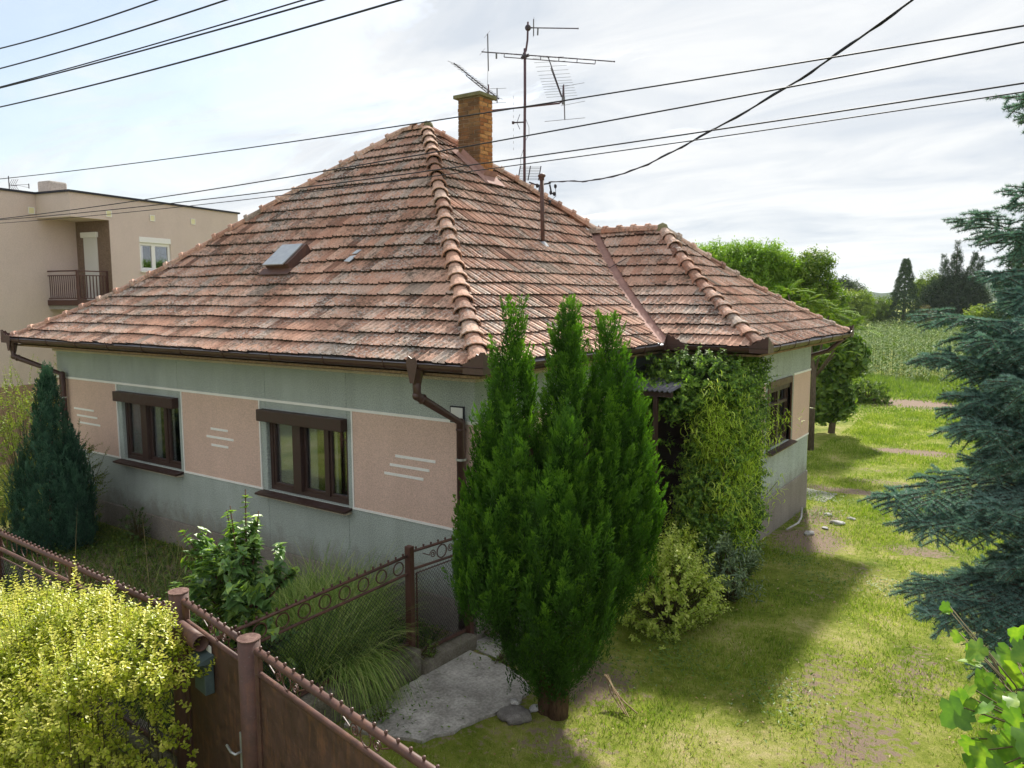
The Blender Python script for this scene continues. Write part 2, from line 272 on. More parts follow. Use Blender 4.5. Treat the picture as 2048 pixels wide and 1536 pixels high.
#ground
m = M['ground'] = mat('dry_lawn_soil', (.2, .2, .08), .95, spec=.1); t = m.node_tree; v = oc(t)
a = noise(t, v, .9, 6, .65, .4); b_ = noise(t, v, 9, 6, .75); d_ = noise(t, v, 120, 3, .7)
c = ramp(t, mth(t, 'ADD', mth(t, 'MULTIPLY', a, .65), mth(t, 'MULTIPLY', b_, .35)), [(.38, (.10, .15, .015)), (.48, (.20, .24, .035)), (.55, (.30, .31, .08)), (.62, (.42, .37, .17))])
c = mixc(t, 1.0, c, ramp(t, d_, [(.3, BW(.55)), (.7, BW(1.4))]), 'MULTIPLY')
at = N(t, 'ShaderNodeAttribute', attribute_name='soil'); sm = mth(t, 'ADD', at.outputs['Fac'], mth(t, 'MULTIPLY', mth(t, 'SUBTRACT', b_, .5), 1.6))
sm = mth(t, 'MULTIPLY', ramp(t, sm, [(.42, BW(0)), (.58, BW(1))]), ramp(t, at.outputs['Fac'], [(.02, BW(0)), (.3, BW(1))]))
c = mixc(t, sm, c, mixc(t, d_, (.10, .06, .04), (.42, .33, .26))); t.links.new(c, t.nodes['Principled BSDF'].inputs['Base Color']); bump(t, mth(t, 'ADD', d_, b_), .8, .03)
GRASS = leafmat('lawn_blade', (.06, .12, .01), (.21, .31, .03), (.54, .52, .22), .36, .6, .2, .9, .8)
# ------------------------------------------------------------------ ground
def sm(a, b, x): t_ = np.clip((x - a) / (b - a), 0, 1); return t_ * t_ * (3 - 2 * t_)
def gz(x, y):
    x = np.asarray(x, float); y = np.asarray(y, float)
    return -.3 * sm(0, 12, y) + (.018 * np.sin(x * 1.9 + y * .8) + .015 * np.sin(y * 1.7 - x * .9 + 1)) * sm(1.5, 3, x) * (1 - sm(40, 60, y)) - .0006 * np.maximum(y - 100, 0)
SOIL = [(1.3, 28.6, 2.6, 1.6, 1.1), (2.7, 17.3, 1.3, .55, 1.2), (2.2, 6.9, .75, 1.3, .9), (1.9, 8.8, .55, 1.2, .8), (1.5, -.2, .8, .7, .85), (2.0, -1.3, .7, .5, .6), (3.7, 1.3, .5, 1.4, .55), (3.9, 7.3, .9, .5, .7), (3.3, 5.6, .5, .8, .5), (4.3, .2, .6, 1.3, .6), (1.8, 11.5, 1.3, .35, .9), (.4, -2.2, .3, .3, .6), (2.6, 12.8, 1.6, .5, .6), (-4, -1.5, 6, 2.2, .8), (-1.0, .4, 1.5, 1.5, .7), (3.1, 3.9, .5, 1.0, .4), (4.4, -.9, 1.0, 1.0, .62), (3.4, -2.2, 1.2, .6, .55), (4.5, 2.2, .6, 1.2, .55), (3.6, 9.5, .8, .4, .6), (1.8, 14.2, 1.5, .4, .5)]
def soil(x, y):
    s = np.zeros_like(x)
    for a, b, rx, ry, k in SOIL: s = np.maximum(s, k * np.exp(-(((x - a) / rx) ** 2 + ((y - b) / ry) ** 2)))
    return s
def gridsheet(name, xs, ys, zf, mt, attr=None):
    X, Y = np.meshgrid(xs, ys); V = np.stack([X.ravel(), Y.ravel(), zf(X, Y).ravel()], 1); nx = len(xs); I = np.arange((len(ys) - 1) * (nx - 1)); i, j = I // (nx - 1), I % (nx - 1); b = i * nx + j
    o = npmesh(name, V, np.stack([b, b + 1, b + nx + 1, b + nx], 1), mt, smooth=True)
    if attr: at = o.data.attributes.new('soil', 'FLOAT', 'POINT'); at.data.foreach_set('value', attr(V[:, 0], V[:, 1]).astype(np.float32))
    return o
xs = np.concatenate([[-2500, -1500, -800, -400, -200, -110, -60, -35], np.arange(-24, 12, .3), [14, 20, 35, 70, 150, 300, 700, 1500]]); ys = np.concatenate([[-60, -30, -16], np.arange(-9, 34, .3), np.arange(35, 110, 5), [130, 200, 350, 600, 1000, 1700, 3000]])
tag(gridsheet('ground', xs, ys, gz, M['ground'], soil), 'patchy half dried lawn and bare soil around the old house', 'ground', kind='structure')
# far hills
hm = leafmat('far_hill_woods', (.03, .05, .025), (.05, .075, .035), (.08, .10, .05), 0, .9, 0, .02, .9)
hx = np.linspace(-1400, 500, 90); hy = np.linspace(900, 1500, 14)
tag(gridsheet('hills', hx, hy, lambda X, Y: -4 + 48 * np.exp(-((Y - 1200) / 170) ** 2) * (.62 + .3 * np.sin(X * .011 + 1) + .12 * np.sin(X * .043) + .07 * np.sin(X * .17 + Y)), hm), 'low wooded hills on the hazy horizon', 'hills', kind='structure')
# concrete slabs
def slab(name, pts, h, label, mt='slab', kind='structure', z0=0.0):
    pts2 = []
    for i in range(len(pts)):
        a, b = np.array(pts[i]), np.array(pts[(i + 1) % len(pts)]); n = max(1, int(np.linalg.norm(b - a) / .09))
        for k in range(n): pts2.append(a + (b - a) * k / n + rng.normal(size=2) * .012)
    mb = MB(); mb.prism([(p[0], p[1], z0 - .05) for p in pts2], (0, 0, h + .05)); return tag(mb.build(name, M[mt], bevel=.006), label, 'paving', kind=kind)
slab('path', [(.10, -.32), (.72, -.40), (1.05, -.52), (1.24, -.66), (1.30, -.95), (1.2, -1.28), (1.07, -1.75), (.93, -2.05), (.55, -2.22), (.12, -2.3), (.10, -1.5)], .035, 'stained concrete slab beside the mesh fence')
slab('path', [(.06, -.24), (.08, 1.2), (.8, 1.3), (.74, .3), (.70, -.34)], .02, 'narrow concrete path slab along the side wall')
slab('path', [(.9, 10.2), (1.75, 10.1), (1.8, 11.0), (.9, 11.2)], .03, 'pale concrete slab behind the house corner', z0=-.3)
# ------------------------------------------------------------------ house
W, OVS, OVF, D_, TP, ZE = 10.1, .50, .546, 5.248, .778, 3.40
YB = -OVF + 2 * D_; YN = 4.22; XW = 2.055; DW = (YB - YN) / 2; ZW1, ZW2, ZS = 2.633, 1.327, 3.17; XWW = 1.503; YWB = 9.39; YWN = YN + .5
house = empty('house', (-5, 4.7, 0), 'old single storey house with sage and pink walls under a hipped clay tile roof', 'house')
wb = MB(); T_ = .35
def wall_x(mb, x0, x1, y0, y1, z0, z1, ops):  # wall along x with openings (xa,xb,za,zb)
    ops = sorted(ops); c_ = x0
    for xa, xb, za, zb in ops:
        mb.box(c_, xa, y0, y1, z0, z1); mb.box(xa, xb, y0, y1, z0, za); mb.box(xa, xb, y0, y1, zb, z1); c_ = xb
    mb.box(c_, x1, y0, y1, z0, z1)
W1 = (-7.84, -6.10, 1.31, 2.45); W2 = (-3.87, -2.17, 1.31, 2.45)
wall_x(wb, -W, 0, 0, T_, .42, 3.30, [W1, W2])
wb.box(-T_, 0, T_, YWN, .42, 3.30); wb.box(-W, -W + T_, T_, YWB, .42, 3.3); wb.box(-W + T_, XWW - .3, YWB - .3, YWB, .42, 3.3)
DO = (.35, 1.15, .42, 2.35); wall_x(wb, -T_, XWW, YWN, YWN + .3, .42, 3.3, [DO])
WY = (6.55, 7.98, 1.40, 2.52); WYs = [(YWN + .3, WY[0], .42, 3.3), (WY[1], YWB, .42, 3.3), (WY[0], WY[1], .42, WY[2]), (WY[0], WY[1], WY[3], 3.3)]
for a, b, c_, d in WYs: wb.box(XWW - .3, XWW, a, b, c_, d)
wall = wb.build('wall', M['green'], house, bevel=.012)
pb = MB(); e = .045; pb.box(-W - e + .03, e - .03 + .0, -e + .025, .4, -.5, .42); pb.box(-.4, .02, .4, YWN, -.5, .42); pb.box(-.4, XWW + .02, YWN - .02, YWB + .02, -.5, .535)
for k, (za, zb) in enumerate(((-.3, .10), (.11, .27), (.28, .44))): pb.box(-.30, .06, -.065, .32, za, zb)
pb.build('plinth', M['plinth'], house, bevel=.012)
ib = MB(); ib.box(-W + .5, -.5, .9, .95, .3, 3.2); ib.box(-W + .4, -.4, .36, 9, .2, .3); ib.box(.1, 1.15, 5.4, 5.45, .3, 3.2); ib.box(.9, .95, 5.2, 9, .3, 3.2); ib.build('inner_wall', M['dark'], house)
def panel(x0, x1, axis='x', c0=0, lines=()):
    mb = MB(); th = .006
    if axis == 'x': mb.box(x0, x1, -th, 0, ZW2, ZW1)
    else: mb.box(c0, c0 + th, x0, x1, ZW2, ZW1)
    o = mb.build('wall_panel', M['pink'], house)
    if lines:
        lb = MB()
        for a, b, z in lines: lb.box(a, b, -th - .007, -th, z - .017, z + .017)
        lb.build('wall_stripe', M['white_line'], o)
panel(-W, -7.97, lines=[(-9.52, -8.8, 2.085), (-9.42, -8.69, 1.96), (-9.34, -8.6, 1.83)])
panel(-5.98, -4.0, lines=[(-5.22, -4.79, 2.1), (-5.34, -4.65, 1.97), (-5.22, -4.79, 1.843)])
panel(-2.06, 0, lines=[(-1.28, -.61, 2.12), (-1.38, -.71, 1.996), (-1.48, -.81, 1.873)])
panel(0, 3.2, 'y', 0); panel(YWN, 6.33, 'y', XWW); panel(8.14, YWB, 'y', XWW)
q = .016
class TL:
    def box(s, *a): m_ = MB(); m_.box(*a); m_.build('trim_line', M['white_line'], house)
tb_ = TL()
tb_.box(-W - q, q, -q, 0, ZW1, ZW1 + .035); tb_.box(0, q, 0, 3.4, ZW1, ZW1 + .035); tb_.box(XWW, XWW + q, YWN - q, 6.35, ZW1, ZW1 + .035); tb_.box(XWW, XWW + q, 8.12, YWB, ZW1, ZW1 + .035)
for a, b in ((-W, -7.95), (-6.0, -3.98), (-2.08, q)): tb_.box(a, b, -q, 0, ZW2 - .03, ZW2)
tb_.box(0, q, 0, 3.4, ZW2 - .03, ZW2); tb_.box(XWW, XWW + q, YWN - q, 6.35, ZW2 - .03, ZW2); tb_.box(XWW, XWW + q, 8.12, YWB, ZW2 - .03, ZW2)
for x in (-7.975, -5.985, -4.0, -2.062): tb_.box(x - .012, x + .012, -q, 0, ZW2, ZW1)
cb = MB(); cb.box(-W - .05, .05, -.05, 0, 3.145, 3.185); cb.box(0, .05, 0, YWN - .05, 3.145, 3.185); cb.box(0.05, XWW + .05, YWN - .05, YWN, 3.145, 3.185); cb.box(XWW, XWW + .05, YWN, YWB, 3.145, 3.185); cb.build('cornice', M['cream'], house, bevel=.01)
sb = MB(); zs0, zs1 = 3.25, 3.28
sb.box(-W - OVS + .04, OVS - .04, -OVF + .04, 0, zs0, zs1); sb.box(0, OVS - .04, 0, YWN, zs0, zs1); sb.box(OVS - .04, XW - .04, YN + .04, YWN, zs0, zs1); sb.box(XWW, XW - .04, YWN, YB, zs0, zs1); sb.box(-W - OVS + .04, -W, 0, YB, zs0, zs1)
sb.box(-W - .012, .012, -.012, 0, 3.186, 3.249)
sb.build('soffit', M['soffit'], house)
# windows
def window(x0, x1, z0, z1, mulls, kind='x', plane=0, box=True):
    fw = empty('w', (0, 0, 0)); bpy.data.objects.remove(fw)
    def B(mb, a, b, d0, d1, c_, d):   # a..b along wall, d0..d1 depth inward
        if d0 > .05: d0 -= .05; d1 -= .05
        if kind == 'x': mb.box(a, b, plane + d0, plane + d1, c_, d)
        else: mb.box(plane - d1, plane - d0, a, b, c_, d)
    mb = MB(); f = .065
    B(mb, x0, x0 + f, .11, .19, z0, z1); B(mb, x1 - f, x1, .11, .19, z0, z1); B(mb, x0 + f, x1 - f, .11, .19, z1 - f, z1); B(mb, x0 + f, x1 - f, .11, .19, z0, z0 + f)
    for a, b, dd in mulls: B(mb, a, b, .11 - dd, .188, z0 + f, z1 - f)
    edges = [x0 + f] + [v for a, b, _ in mulls for v in (a, b)] + [x1 - f]
    for k in range(0, len(edges), 2):
        a, b = edges[k], edges[k + 1]; s_ = .035
        B(mb, a, a + s_, .125, .175, z0 + f, z1 - f); B(mb, b - s_, b, .125, .175, z0 + f, z1 - f); B(mb, a + s_, b - s_, .125, .175, z0 + f, z0 + f + .045); B(mb, a + s_, b - s_, .125, .175, z1 - f - s_, z1 - f)
    win = mb.build('window', M['wood'], house, bevel=.004)
    gb_ = MB(); B(gb_, x0 + f, x1 - f, .148, .152, z0 + f, z1 - f); gb_.build('pane', M['glass'], win)
    for k in range(0, len(edges), 2):
        a, b = edges[k], edges[k + 1]
        spans = [(a + .01, a + (b - a) * .45)] if k % 4 else [(a + .02, a + (b - a) * .78)]
        if k == len(edges) - 2: spans = [(a + .02, a + (b - a) * .3), (b - .06, b)]
        for (ca, cb2) in spans:
            n = max(6, int((cb2 - ca) / .018)); pts = []
            for i in range(n + 1):
                u_ = ca + (cb2 - ca) * i / n; dp = .13 + .010 * math.sin(i * 1.9) + .008 * math.sin(i * .8)
                pts.append((u_, plane + dp) if kind == 'x' else (plane - dp, u_))
            c2 = MB(); c2.loft([[(p[0], p[1], z0 + .05) for p in pts], [(p[0], p[1], z1 - .02) for p in pts]]); c2.build('curtain', M['curtain'], win, True)
    s2 = MB()
    if kind == 'x': s2.prism([(x0 - .13, -.15, z0 - .035), (x0 - .13, .13, z0 + .01), (x0 - .13, .13, z0 - .02), (x0 - .13, -.15, z0 - .06)], (x1 - x0 + .2, 0, 0))
    else: s2.prism([(plane + .13, x0 - .1, z0 - .03), (plane - .12, x0 - .1, z0 + .01), (plane - .12, x0 - .1, z0 - .02), (plane + .13, x0 - .1, z0 - .055)], (0, x1 - x0 + .2, 0))
    s2.build('sill', M['wood'], win)
    s3 = MB(); B(s3, x0 - .10, x1 + .06, -.12, -.001, z0 - .085, z0 - .062) if kind == 'x' else B(s3, x0 - .08, x1 + .08, -.10, -.001, z0 - .082, z0 - .058); s3.build('sill_edge', M['cream'], win)
    bx = MB()
    if kind == 'x': B(bx, x0 - .07, x1 + .01, -.12, .11, z1 - .10, z1 + .07)
    else: B(bx, x0, x1, .02, .12, z1 - .10, z1)
    bx.build('shutter_box', M['wood'], win, bevel=.008)
    if kind == 'y':
        h2 = MB(); B(h2, x0 - .08, x0, -.015, .11, z0, z1 + .07); B(h2, x1, x1 + .06, -.015, .11, z0, z1 + .07); B(h2, x0, x1, -.03, .02, z1 + .0, z1 + .12); h2.build('casing', M['brown'], win); h3 = MB(); B(h3, x0 + f, x1 - f, .10, .16, z1 - .36, z1 - .31); h3.build('transom', M['wood'], win)
for (a, b, c_, d) in (W1, W2):
    L_ = b - a; window(a, b, c_, d, [(a + .33 * L_, a + .43 * L_, .05), (a + .70 * L_, a + .75 * L_, .01)])
window(*WY, [(WY[0] + .68, WY[0] + .76, .02)], 'y', XWW)
cd = MB(); cd.tube([(-3.66, .21, 1.95), (-3.63, .20, 1.6), (-3.52, .20, 1.42)], .006, 5); cd.tube([(-3.65, .205, 1.75), (-3.62, .2, 1.5), (-3.60, .2, 1.42)], .006, 5); cd.build('shutter_cord', M['curtain'], house)
db = MB(); db.box(DO[0], DO[1], YWN + .1, YWN + .15, DO[2], DO[3]); [db.box(DO[0] + .05, DO[1] - .05, YWN + .08, YWN + .1, .6 + .3 * k, .84 + .3 * k) for k in range(5)]; db.build('door', M['wood'], house)
np_ = MB(); np_.box(-.36, -.15, -.02, 0, 2.64, 2.84); pl_ = np_.build('house_number_plate', M['wire'], house); n2b = MB(); n2b.box(-.345, -.165, -.026, -.0205, 2.655, 2.825); n2b.build('plate_face', M['white'], pl_)
# --- roof tiles
def tiles(E0, a, b, Lx, Ls, clips, s0=0., mt='tile', seed=0):
    r2 = np.random.default_rng(seed); E0 = np.array(E0, float); a = np.array(a, float); b = nrm(np.array(b, float)); n = np.cross(a, b); wt = .205; ex = .3175
    prof = np.array([(0, .0), (.03, .02), (.13, .02), (.17, .002), (.46, .0), (.50, .014), (.56, .014), (.60, .0), (.98, -.001), (1.0, -.006)])
    V = []; Fx = []; Rn = []; Fr = []; base = 0
    nc = int(Lx / wt) + 2; j0 = int(round(s0 / ex)); nr = int(math.ceil(Ls / ex)) + 1
    ph = r2.random(4) * 6
    rowc = r2.normal(size=(nr + 2)) * .05
    for j in range(j0, nr):
        for i in range(-1, nc):
            x0 = i * wt + (wt * .5 if j % 2 else 0) * 0 + r2.normal() * .003; y0 = j * ex - .03 + .014 * math.sin(i * .33 + j * 1.7 + ph[0]) + .008 * math.sin(i * .9 + j + ph[1]) + r2.normal() * .005
            lift = r2.normal() * .003; sk = r2.normal() * .004; tl = ex + .05
            u = prof[:, 0] * wt; h = prof[:, 1]
            lo = E0 + a * (x0 + u)[:, None] + b * (y0 + sk * prof[:, 0])[:, None] + n * (.056 + lift + h)[:, None]
            up = E0 + a * (x0 + u)[:, None] + b * (y0 + tl) + n * (.008 + h)[:, None]
            dn = E0 + a * (x0 + u)[:, None] + b * (y0 + .004 + sk * prof[:, 0])[:, None] + n * (.020 + lift + h * .3)[:, None] - n * .03 + b * .012
            V += [lo, up, dn, lo]; k = np.arange(9)
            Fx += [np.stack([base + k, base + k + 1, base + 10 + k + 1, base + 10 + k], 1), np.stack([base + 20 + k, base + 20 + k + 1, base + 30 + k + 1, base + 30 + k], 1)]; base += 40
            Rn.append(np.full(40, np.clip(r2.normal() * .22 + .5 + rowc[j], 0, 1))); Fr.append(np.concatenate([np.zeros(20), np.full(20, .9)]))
    V = np.concatenate(V); Fx = np.concatenate(Fx)
    me = bpy.data.meshes.new('t'); me.vertices.add(len(V)); me.vertices.foreach_set('co', V.astype(np.float32).ravel()); me.loops.add(len(Fx) * 4); me.loops.foreach_set('vertex_index', Fx.astype(np.int32).ravel())
    me.polygons.add(len(Fx)); me.polygons.foreach_set('loop_start', np.arange(0, len(Fx) * 4, 4, dtype=np.int32)); me.polygons.foreach_set('loop_total', np.full(len(Fx), 4, dtype=np.int32))
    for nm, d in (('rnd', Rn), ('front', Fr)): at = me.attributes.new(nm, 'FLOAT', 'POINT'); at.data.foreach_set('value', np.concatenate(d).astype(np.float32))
    me.update(calc_edges=True); bm = bmesh.new(); bm.from_mesh(me); bpy.data.meshes.remove(me)
    for co, no in clips: bmesh.ops.bisect_plane(bm, geom=bm.verts[:] + bm.edges[:] + bm.faces[:], plane_co=co, plane_no=no, clear_outer=True)
    return bm
XL = -W - OVS; e_ = 0.02
def cl(fn_no, co): return (co, fn_no)
RF = empty('r', (0, 0, 0)); bpy.data.objects.remove(RF)
SL = D_ * math.hypot(1, TP)
top = (0, 0, ZE + D_ * TP - .01)
faces = [
 ((XL, -OVF, ZE), (1, 0, 0), (0, 1, TP), W + 2 * OVS, SL, [cl((1, 1, 0), (OVS, -OVF, 0)), cl((-1, 1, 0), (XL, -OVF, 0)), cl((0, 1, 0), (0, -OVF + D_, 0))], 0),
 ((OVS, -OVF, ZE), (0, 1, 0), (-1, 0, TP), 2 * D_, SL, [cl((-1, -1, 0), (OVS, -OVF, 0)), cl((-1, 1, 0), (OVS, YB, 0)), cl((1, 1, 0), (OVS - .13, YN, 0))], 0),
 ((OVS - DW - .2, YN, ZE), (1, 0, 0), (0, 1, TP), XW - OVS + DW + .4, DW * math.hypot(1, TP), [cl((-1, -1, 0), (OVS + .13, YN, 0)), cl((1, 1, 0), (XW, YN, 0)), cl((0, 1, 0), (0, YN + DW, 0))], 0),
 ((XW, YN, ZE), (0, 1, 0), (-1, 0, TP), 2 * DW, DW * math.hypot(1, TP), [cl((-1, -1, 0), (XW, YN, 0)), cl((-1, 1, 0), (XW, YB, 0))], 0),
 ((XW, YB, ZE), (-1, 0, 0), (0, -1, TP), XW - XL, DW * math.hypot(1, TP), [cl((1, -1, 0), (XW, YB, 0)), cl((-1, -1, 0), (XL, YB, 0)), cl((0, -1, 0), (0, YB - DW, 0))], 0),
 ((OVS, YB, ZE), (-1, 0, 0), (0, -1, TP), OVS - XL, SL, [cl((1, -1, 0), (OVS, YB, 0)), cl((-1, -1, 0), (XL, YB, 0)), cl((0, 1, 0), (0, YB - DW, 0)), cl((0, -1, 0), (0, YB - D_, 0))], DW * 1.26),
 ((XL, YB, ZE), (0, -1, 0), (1, 0, TP), 2 * D_, SL, [cl((1, 1, 0), (XL, YB, 0)), cl((1, -1, 0), (XL, -OVF, 0))], 0)]
bmall = bmesh.new(); me = bpy.data.meshes.new('roof')
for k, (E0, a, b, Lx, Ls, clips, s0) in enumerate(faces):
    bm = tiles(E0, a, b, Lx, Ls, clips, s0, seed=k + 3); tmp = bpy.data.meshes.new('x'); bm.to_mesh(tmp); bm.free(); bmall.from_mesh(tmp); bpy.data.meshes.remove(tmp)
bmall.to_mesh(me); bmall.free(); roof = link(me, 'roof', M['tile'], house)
# roof deck below the tiles
dk = MB(); zt = ZE + D_ * TP; zw = ZE + DW * TP; o = -.035
A_ = (OVS - D_, -OVF + D_, zt + o); A2 = (XL + D_, -OVF + D_, zt + o); f_ = (OVS, -OVF, ZE + o); g_ = (XL, -OVF, ZE + o); h_ = (XL, YB, ZE + o); i_ = (OVS, YB, ZE + o); j_ = (OVS, YN, ZE + o); k_ = (OVS - DW, YB - DW, zw + o); l_ = (XW, YN, ZE + o); m_ = (XW, YB, ZE + o); n_ = (XW - DW, YB - DW, zw + o)
dk.add([g_, f_, A_, A2, h_, i_, j_, k_, l_, m_, n_], [(0, 1, 2, 3), (1, 6, 7, 2), (6, 8, 10, 7), (8, 9, 10), (9, 4, 3, 2, 7, 10), (4, 0, 3)]); dk.build('roof_deck', M['dark'], house)
# hip / ridge caps
def capping(name, P0, P1, wid=.104, count=None, seg=.35, ang=None):
    P0 = Vector(P0); P1 = Vector(P1); L = (P1 - P0).length; n = count or max(2, round(L / seg)); t_ = (P1 - P0).normalized(); side = t_.cross(Vector((0, 0, 1))).normalized(); up = side.cross(t_).normalized()
    V = []; Fx = []; Rn = []
    ths = [-98, -62, -30, 0, 30, 62, 98]
    for i in range(n):
        r_ = np.clip(random.gauss(.5, .22), 0, 1); off = Vector((random.gauss(0, .006), random.gauss(0, .006), random.gauss(0, .004))); tl = L / n
        rings = [(0 - .03, 1.42), (.04, 1.40), (.045, 1.10), (.42, 1.02), (1.0 + .02, .90)]
        b0 = len(V)
        for s_, k in rings:
            c_ = P0 + t_ * ((i + s_ if s_ > .2 or s_ < 0 else i + s_) * tl if abs(s_) > .05 else (i * tl + s_)) + off
            for th in ths:
                a = math.radians(th); V.append(c_ + (side * math.sin(a) * wid * k + up * (math.cos(a) * wid * k * .82)) + up * (-.01)); Rn.append(r_)
        for q_ in range(len(rings) - 1):
            for k in range(len(ths) - 1): b = b0 + q_ * 7 + k; Fx.append((b, b + 1, b + 8, b + 7))
        # collar inner end (dark underside closure)
    mb = MB(); mb.add(V, Fx); o = mb.build(name, M['ridge'], roof); at = o.data.attributes.new('rnd', 'FLOAT', 'POINT'); at.data.foreach_set('value', np.array(Rn, np.float32))
    sd = o.modifiers.new('solid', 'SOLIDIFY'); sd.thickness = .014; return o
dz = .03; AP = Vector((OVS - D_, -OVF + D_, zt + dz)); AP2 = Vector((XL + D_, -OVF + D_, zt + dz)); WA = Vector((XW - DW, YB - DW, zw + dz)); WJ = Vector((OVS - DW, YB - DW, zw + dz))
capping('hip_capping', (OVS - .05, -OVF + .05, ZE + dz + .03), AP, count=24); capping('hip_capping', (XL + .05, -OVF + .05, ZE + dz + .03), AP2, count=24)
capping('ridge_capping', AP, AP2, count=2); capping('hip_capping', (OVS - DW + .1, YB - DW - .0 + .1, zw + .02), AP - Vector((0, 0, .01)), .115, count=12)
capping('hip_capping', (XW - .05, YN + .05, ZE + dz + .03), WA, count=13); capping('hip_capping', (XW - .05, YB - .05, ZE + dz + .03), WA, count=13); capping('ridge_capping', WJ, WA, count=5)
capping('hip_capping', (XL + .05, YB - .05, ZE + dz + .03), AP2, count=24)
for p, r_ in ((AP, .15), (WA, .13)): mb = MB(); mb.ball(p + Vector((0, 0, -.025)), r_, 8); mb.build('apex_mortar', M['cap'], roof, True)
# valley sheet
v0 = Vector((OVS, YN, ZE + .012)); v1 = Vector((OVS - DW, YB - DW, zw + .012)); dv = Vector((.26, 0, 0)); mb = MB()
mb.loft([[v0 + Vector((-.22, -.03, .22 * TP + .0)), v0, v0 + Vector((.03, .22, .22 * TP))], [v1 + Vector((-.22, -.03, .22 * TP)), v1, v1 + Vector((.03, .22, .22 * TP))]]); mb.build('valley_sheet', M['valley'], roof)
mb = MB(); mb.tube([v0 + (v1 - v0) * .62 + Vector((-.3, -.1, .3)), v0 + (v1 - v0) * .66 + Vector((-.06, 0, .06)), v0 + (v1 - v0) * .64 + Vector((.15, .25, .28))], .008, 5); mb.build('valley_cable', M['wire'], roof)
# broken tile (pale) and roof hatch on the front slope
def onF(x, y, h=0): nf = Vector((0, -TP, 1)).normalized(); return Vector((x, y, ZE + (y + OVF) * TP)) + nf * h
mb = MB(); P = [onF(-3.57, 1.38, .075), onF(-3.43, 1.36, .075), onF(-3.40, 1.47, .075), onF(-3.44, 1.50, .07), onF(-3.54, 1.48, .07)]; mb.prism(P, (0, .004, -.008)); P = [onF(-3.55, 1.53, .07), onF(-3.45, 1.53, .07), onF(-3.43, 1.62, .06), onF(-3.53, 1.62, .06)]; mb.prism(P, (0, .004, -.008)); mb.build('patched_tile', M['galv'], roof)
mb = MB()
hx0, hx1, hy0, hy1 = -5.27, -4.70, 1.26, 1.69
mb.prism([onF(hx0, hy0), onF(hx1, hy0), onF(hx1, hy1), onF(hx0, hy1)], Vector((0, -TP, 1)).normalized() * .17); mb.prism([onF(hx0 - .1, hy0 - .12, .06), onF(hx1 + .08, hy0 - .12, .06), onF(hx1 + .08, hy0, .075), onF(hx0 - .1, hy0, .075)], (0, -.01, .012)); hat = mb.build('roof_hatch', M['brown_rail'], roof, bevel=.01)
mb = MB(); mb.prism([onF(hx0 + .0, hy0 - .03, .175), onF(hx1 - .06, hy0 - .03, .175), onF(hx1 - .06, hy1 - .03, .175), onF(hx0 + .0, hy1 - .03, .175)], Vector((0, -TP, 1)).normalized() * .02); mb.build('hatch_lid', M['galv'], hat)
# the old rafters sag: bend every roof surface by its height above the eave
SAG = ([0, .5, 1, 1.5, 2, 2.5, 3, 3.5, 4, 5.25, 9], [0, -.11, -.19, -.245, -.255, -.23, -.185, -.145, -.12, -.06, -.06])
def sag(o):
    if len(o.data.vertices) < 60:
        bm = bmesh.new(); bm.from_mesh(o.data)
        for z_ in np.arange(3.6, 7.5, .25): bmesh.ops.bisect_plane(bm, geom=bm.verts[:] + bm.edges[:] + bm.faces[:], plane_co=(0, 0, z_), plane_no=(0, 0, 1))
        bm.to_mesh(o.data); bm.free()
    n_ = len(o.data.vertices); co = np.empty(n_ * 3, np.float32); o.data.vertices.foreach_get('co', co); co = co.reshape(-1, 3); co[:, 2] += np.interp((co[:, 2] - .03 - ZE) / TP, *SAG); o.data.vertices.foreach_set('co', co.ravel()); o.data.update()
    for c_ in o.children: sag(c_)
sag(roof); sag([c_ for c_ in house.children if c_.name.startswith('roof_deck')][0])
# gutters
def gutter(path, out, name='gutter'):
    mb = MB(); rings = []; r = .066
    for i, p in enumerate(path):
        p = Vector(p); o2 = Vector(out[i]); prof = []
        for k in range(9):
            th = math.pi * k / 8; prof.append(p - o2 * (math.cos(th) * r) * 1 + Vector((0, 0, -math.sin(th) * r * 1.05)))
        prof.append(prof[-1] + o2 * .012 + Vector((0, 0, .01))); rings.append(prof)
    mb.loft(rings); o = mb.build(name, M['gutter'], house, False); sd = o.modifiers.new('s', 'SOLIDIFY'); sd.thickness = .004; return o
gr = .605 - OVF; GZ = 3.385
cF, cR, cN, cE = -OVF - gr, OVS + gr, YN - gr, XW + gr
g1 = gutter([(XL - gr, YB, GZ), (XL - gr, cF, GZ), (cR, cF, GZ), (cR, cN, GZ), (cE, cN, GZ), (cE, YB + gr, GZ)],
       [(-1, 0, 0), (-1, -1, 0), (1, -1, 0), (1, -1, 0), (1, -1, 0), (1, 0, 0)])
def brk(p, o2):
    mb = MB(); p = Vector(p); o2 = Vector(o2); mb.tube([p - o2 * .075 + Vector((0, 0, .02))] + [p - o2 * math.cos(math.pi * k / 8) * .073 + Vector((0, 0, -math.sin(math.pi * k / 8) * .077)) for k in range(9)] + [p + o2 * .075 + Vector((0, 0, .03))], .008, 4); mb.build('gutter_bracket', M['gutter'], g1)
for x in np.arange(XL + .6, OVS - .3, 1.02): brk((x, cF, GZ), (0, -1, 0))
for y in np.arange(.3, 4, 1.0): brk((cR, y, GZ), (1, 0, 0))
for y in np.arange(YN + .5, YB, .85): brk((cE, y, GZ), (1, 0, 0))
mb = MB(); zf0, zf1 = ZE + .012, GZ + .004
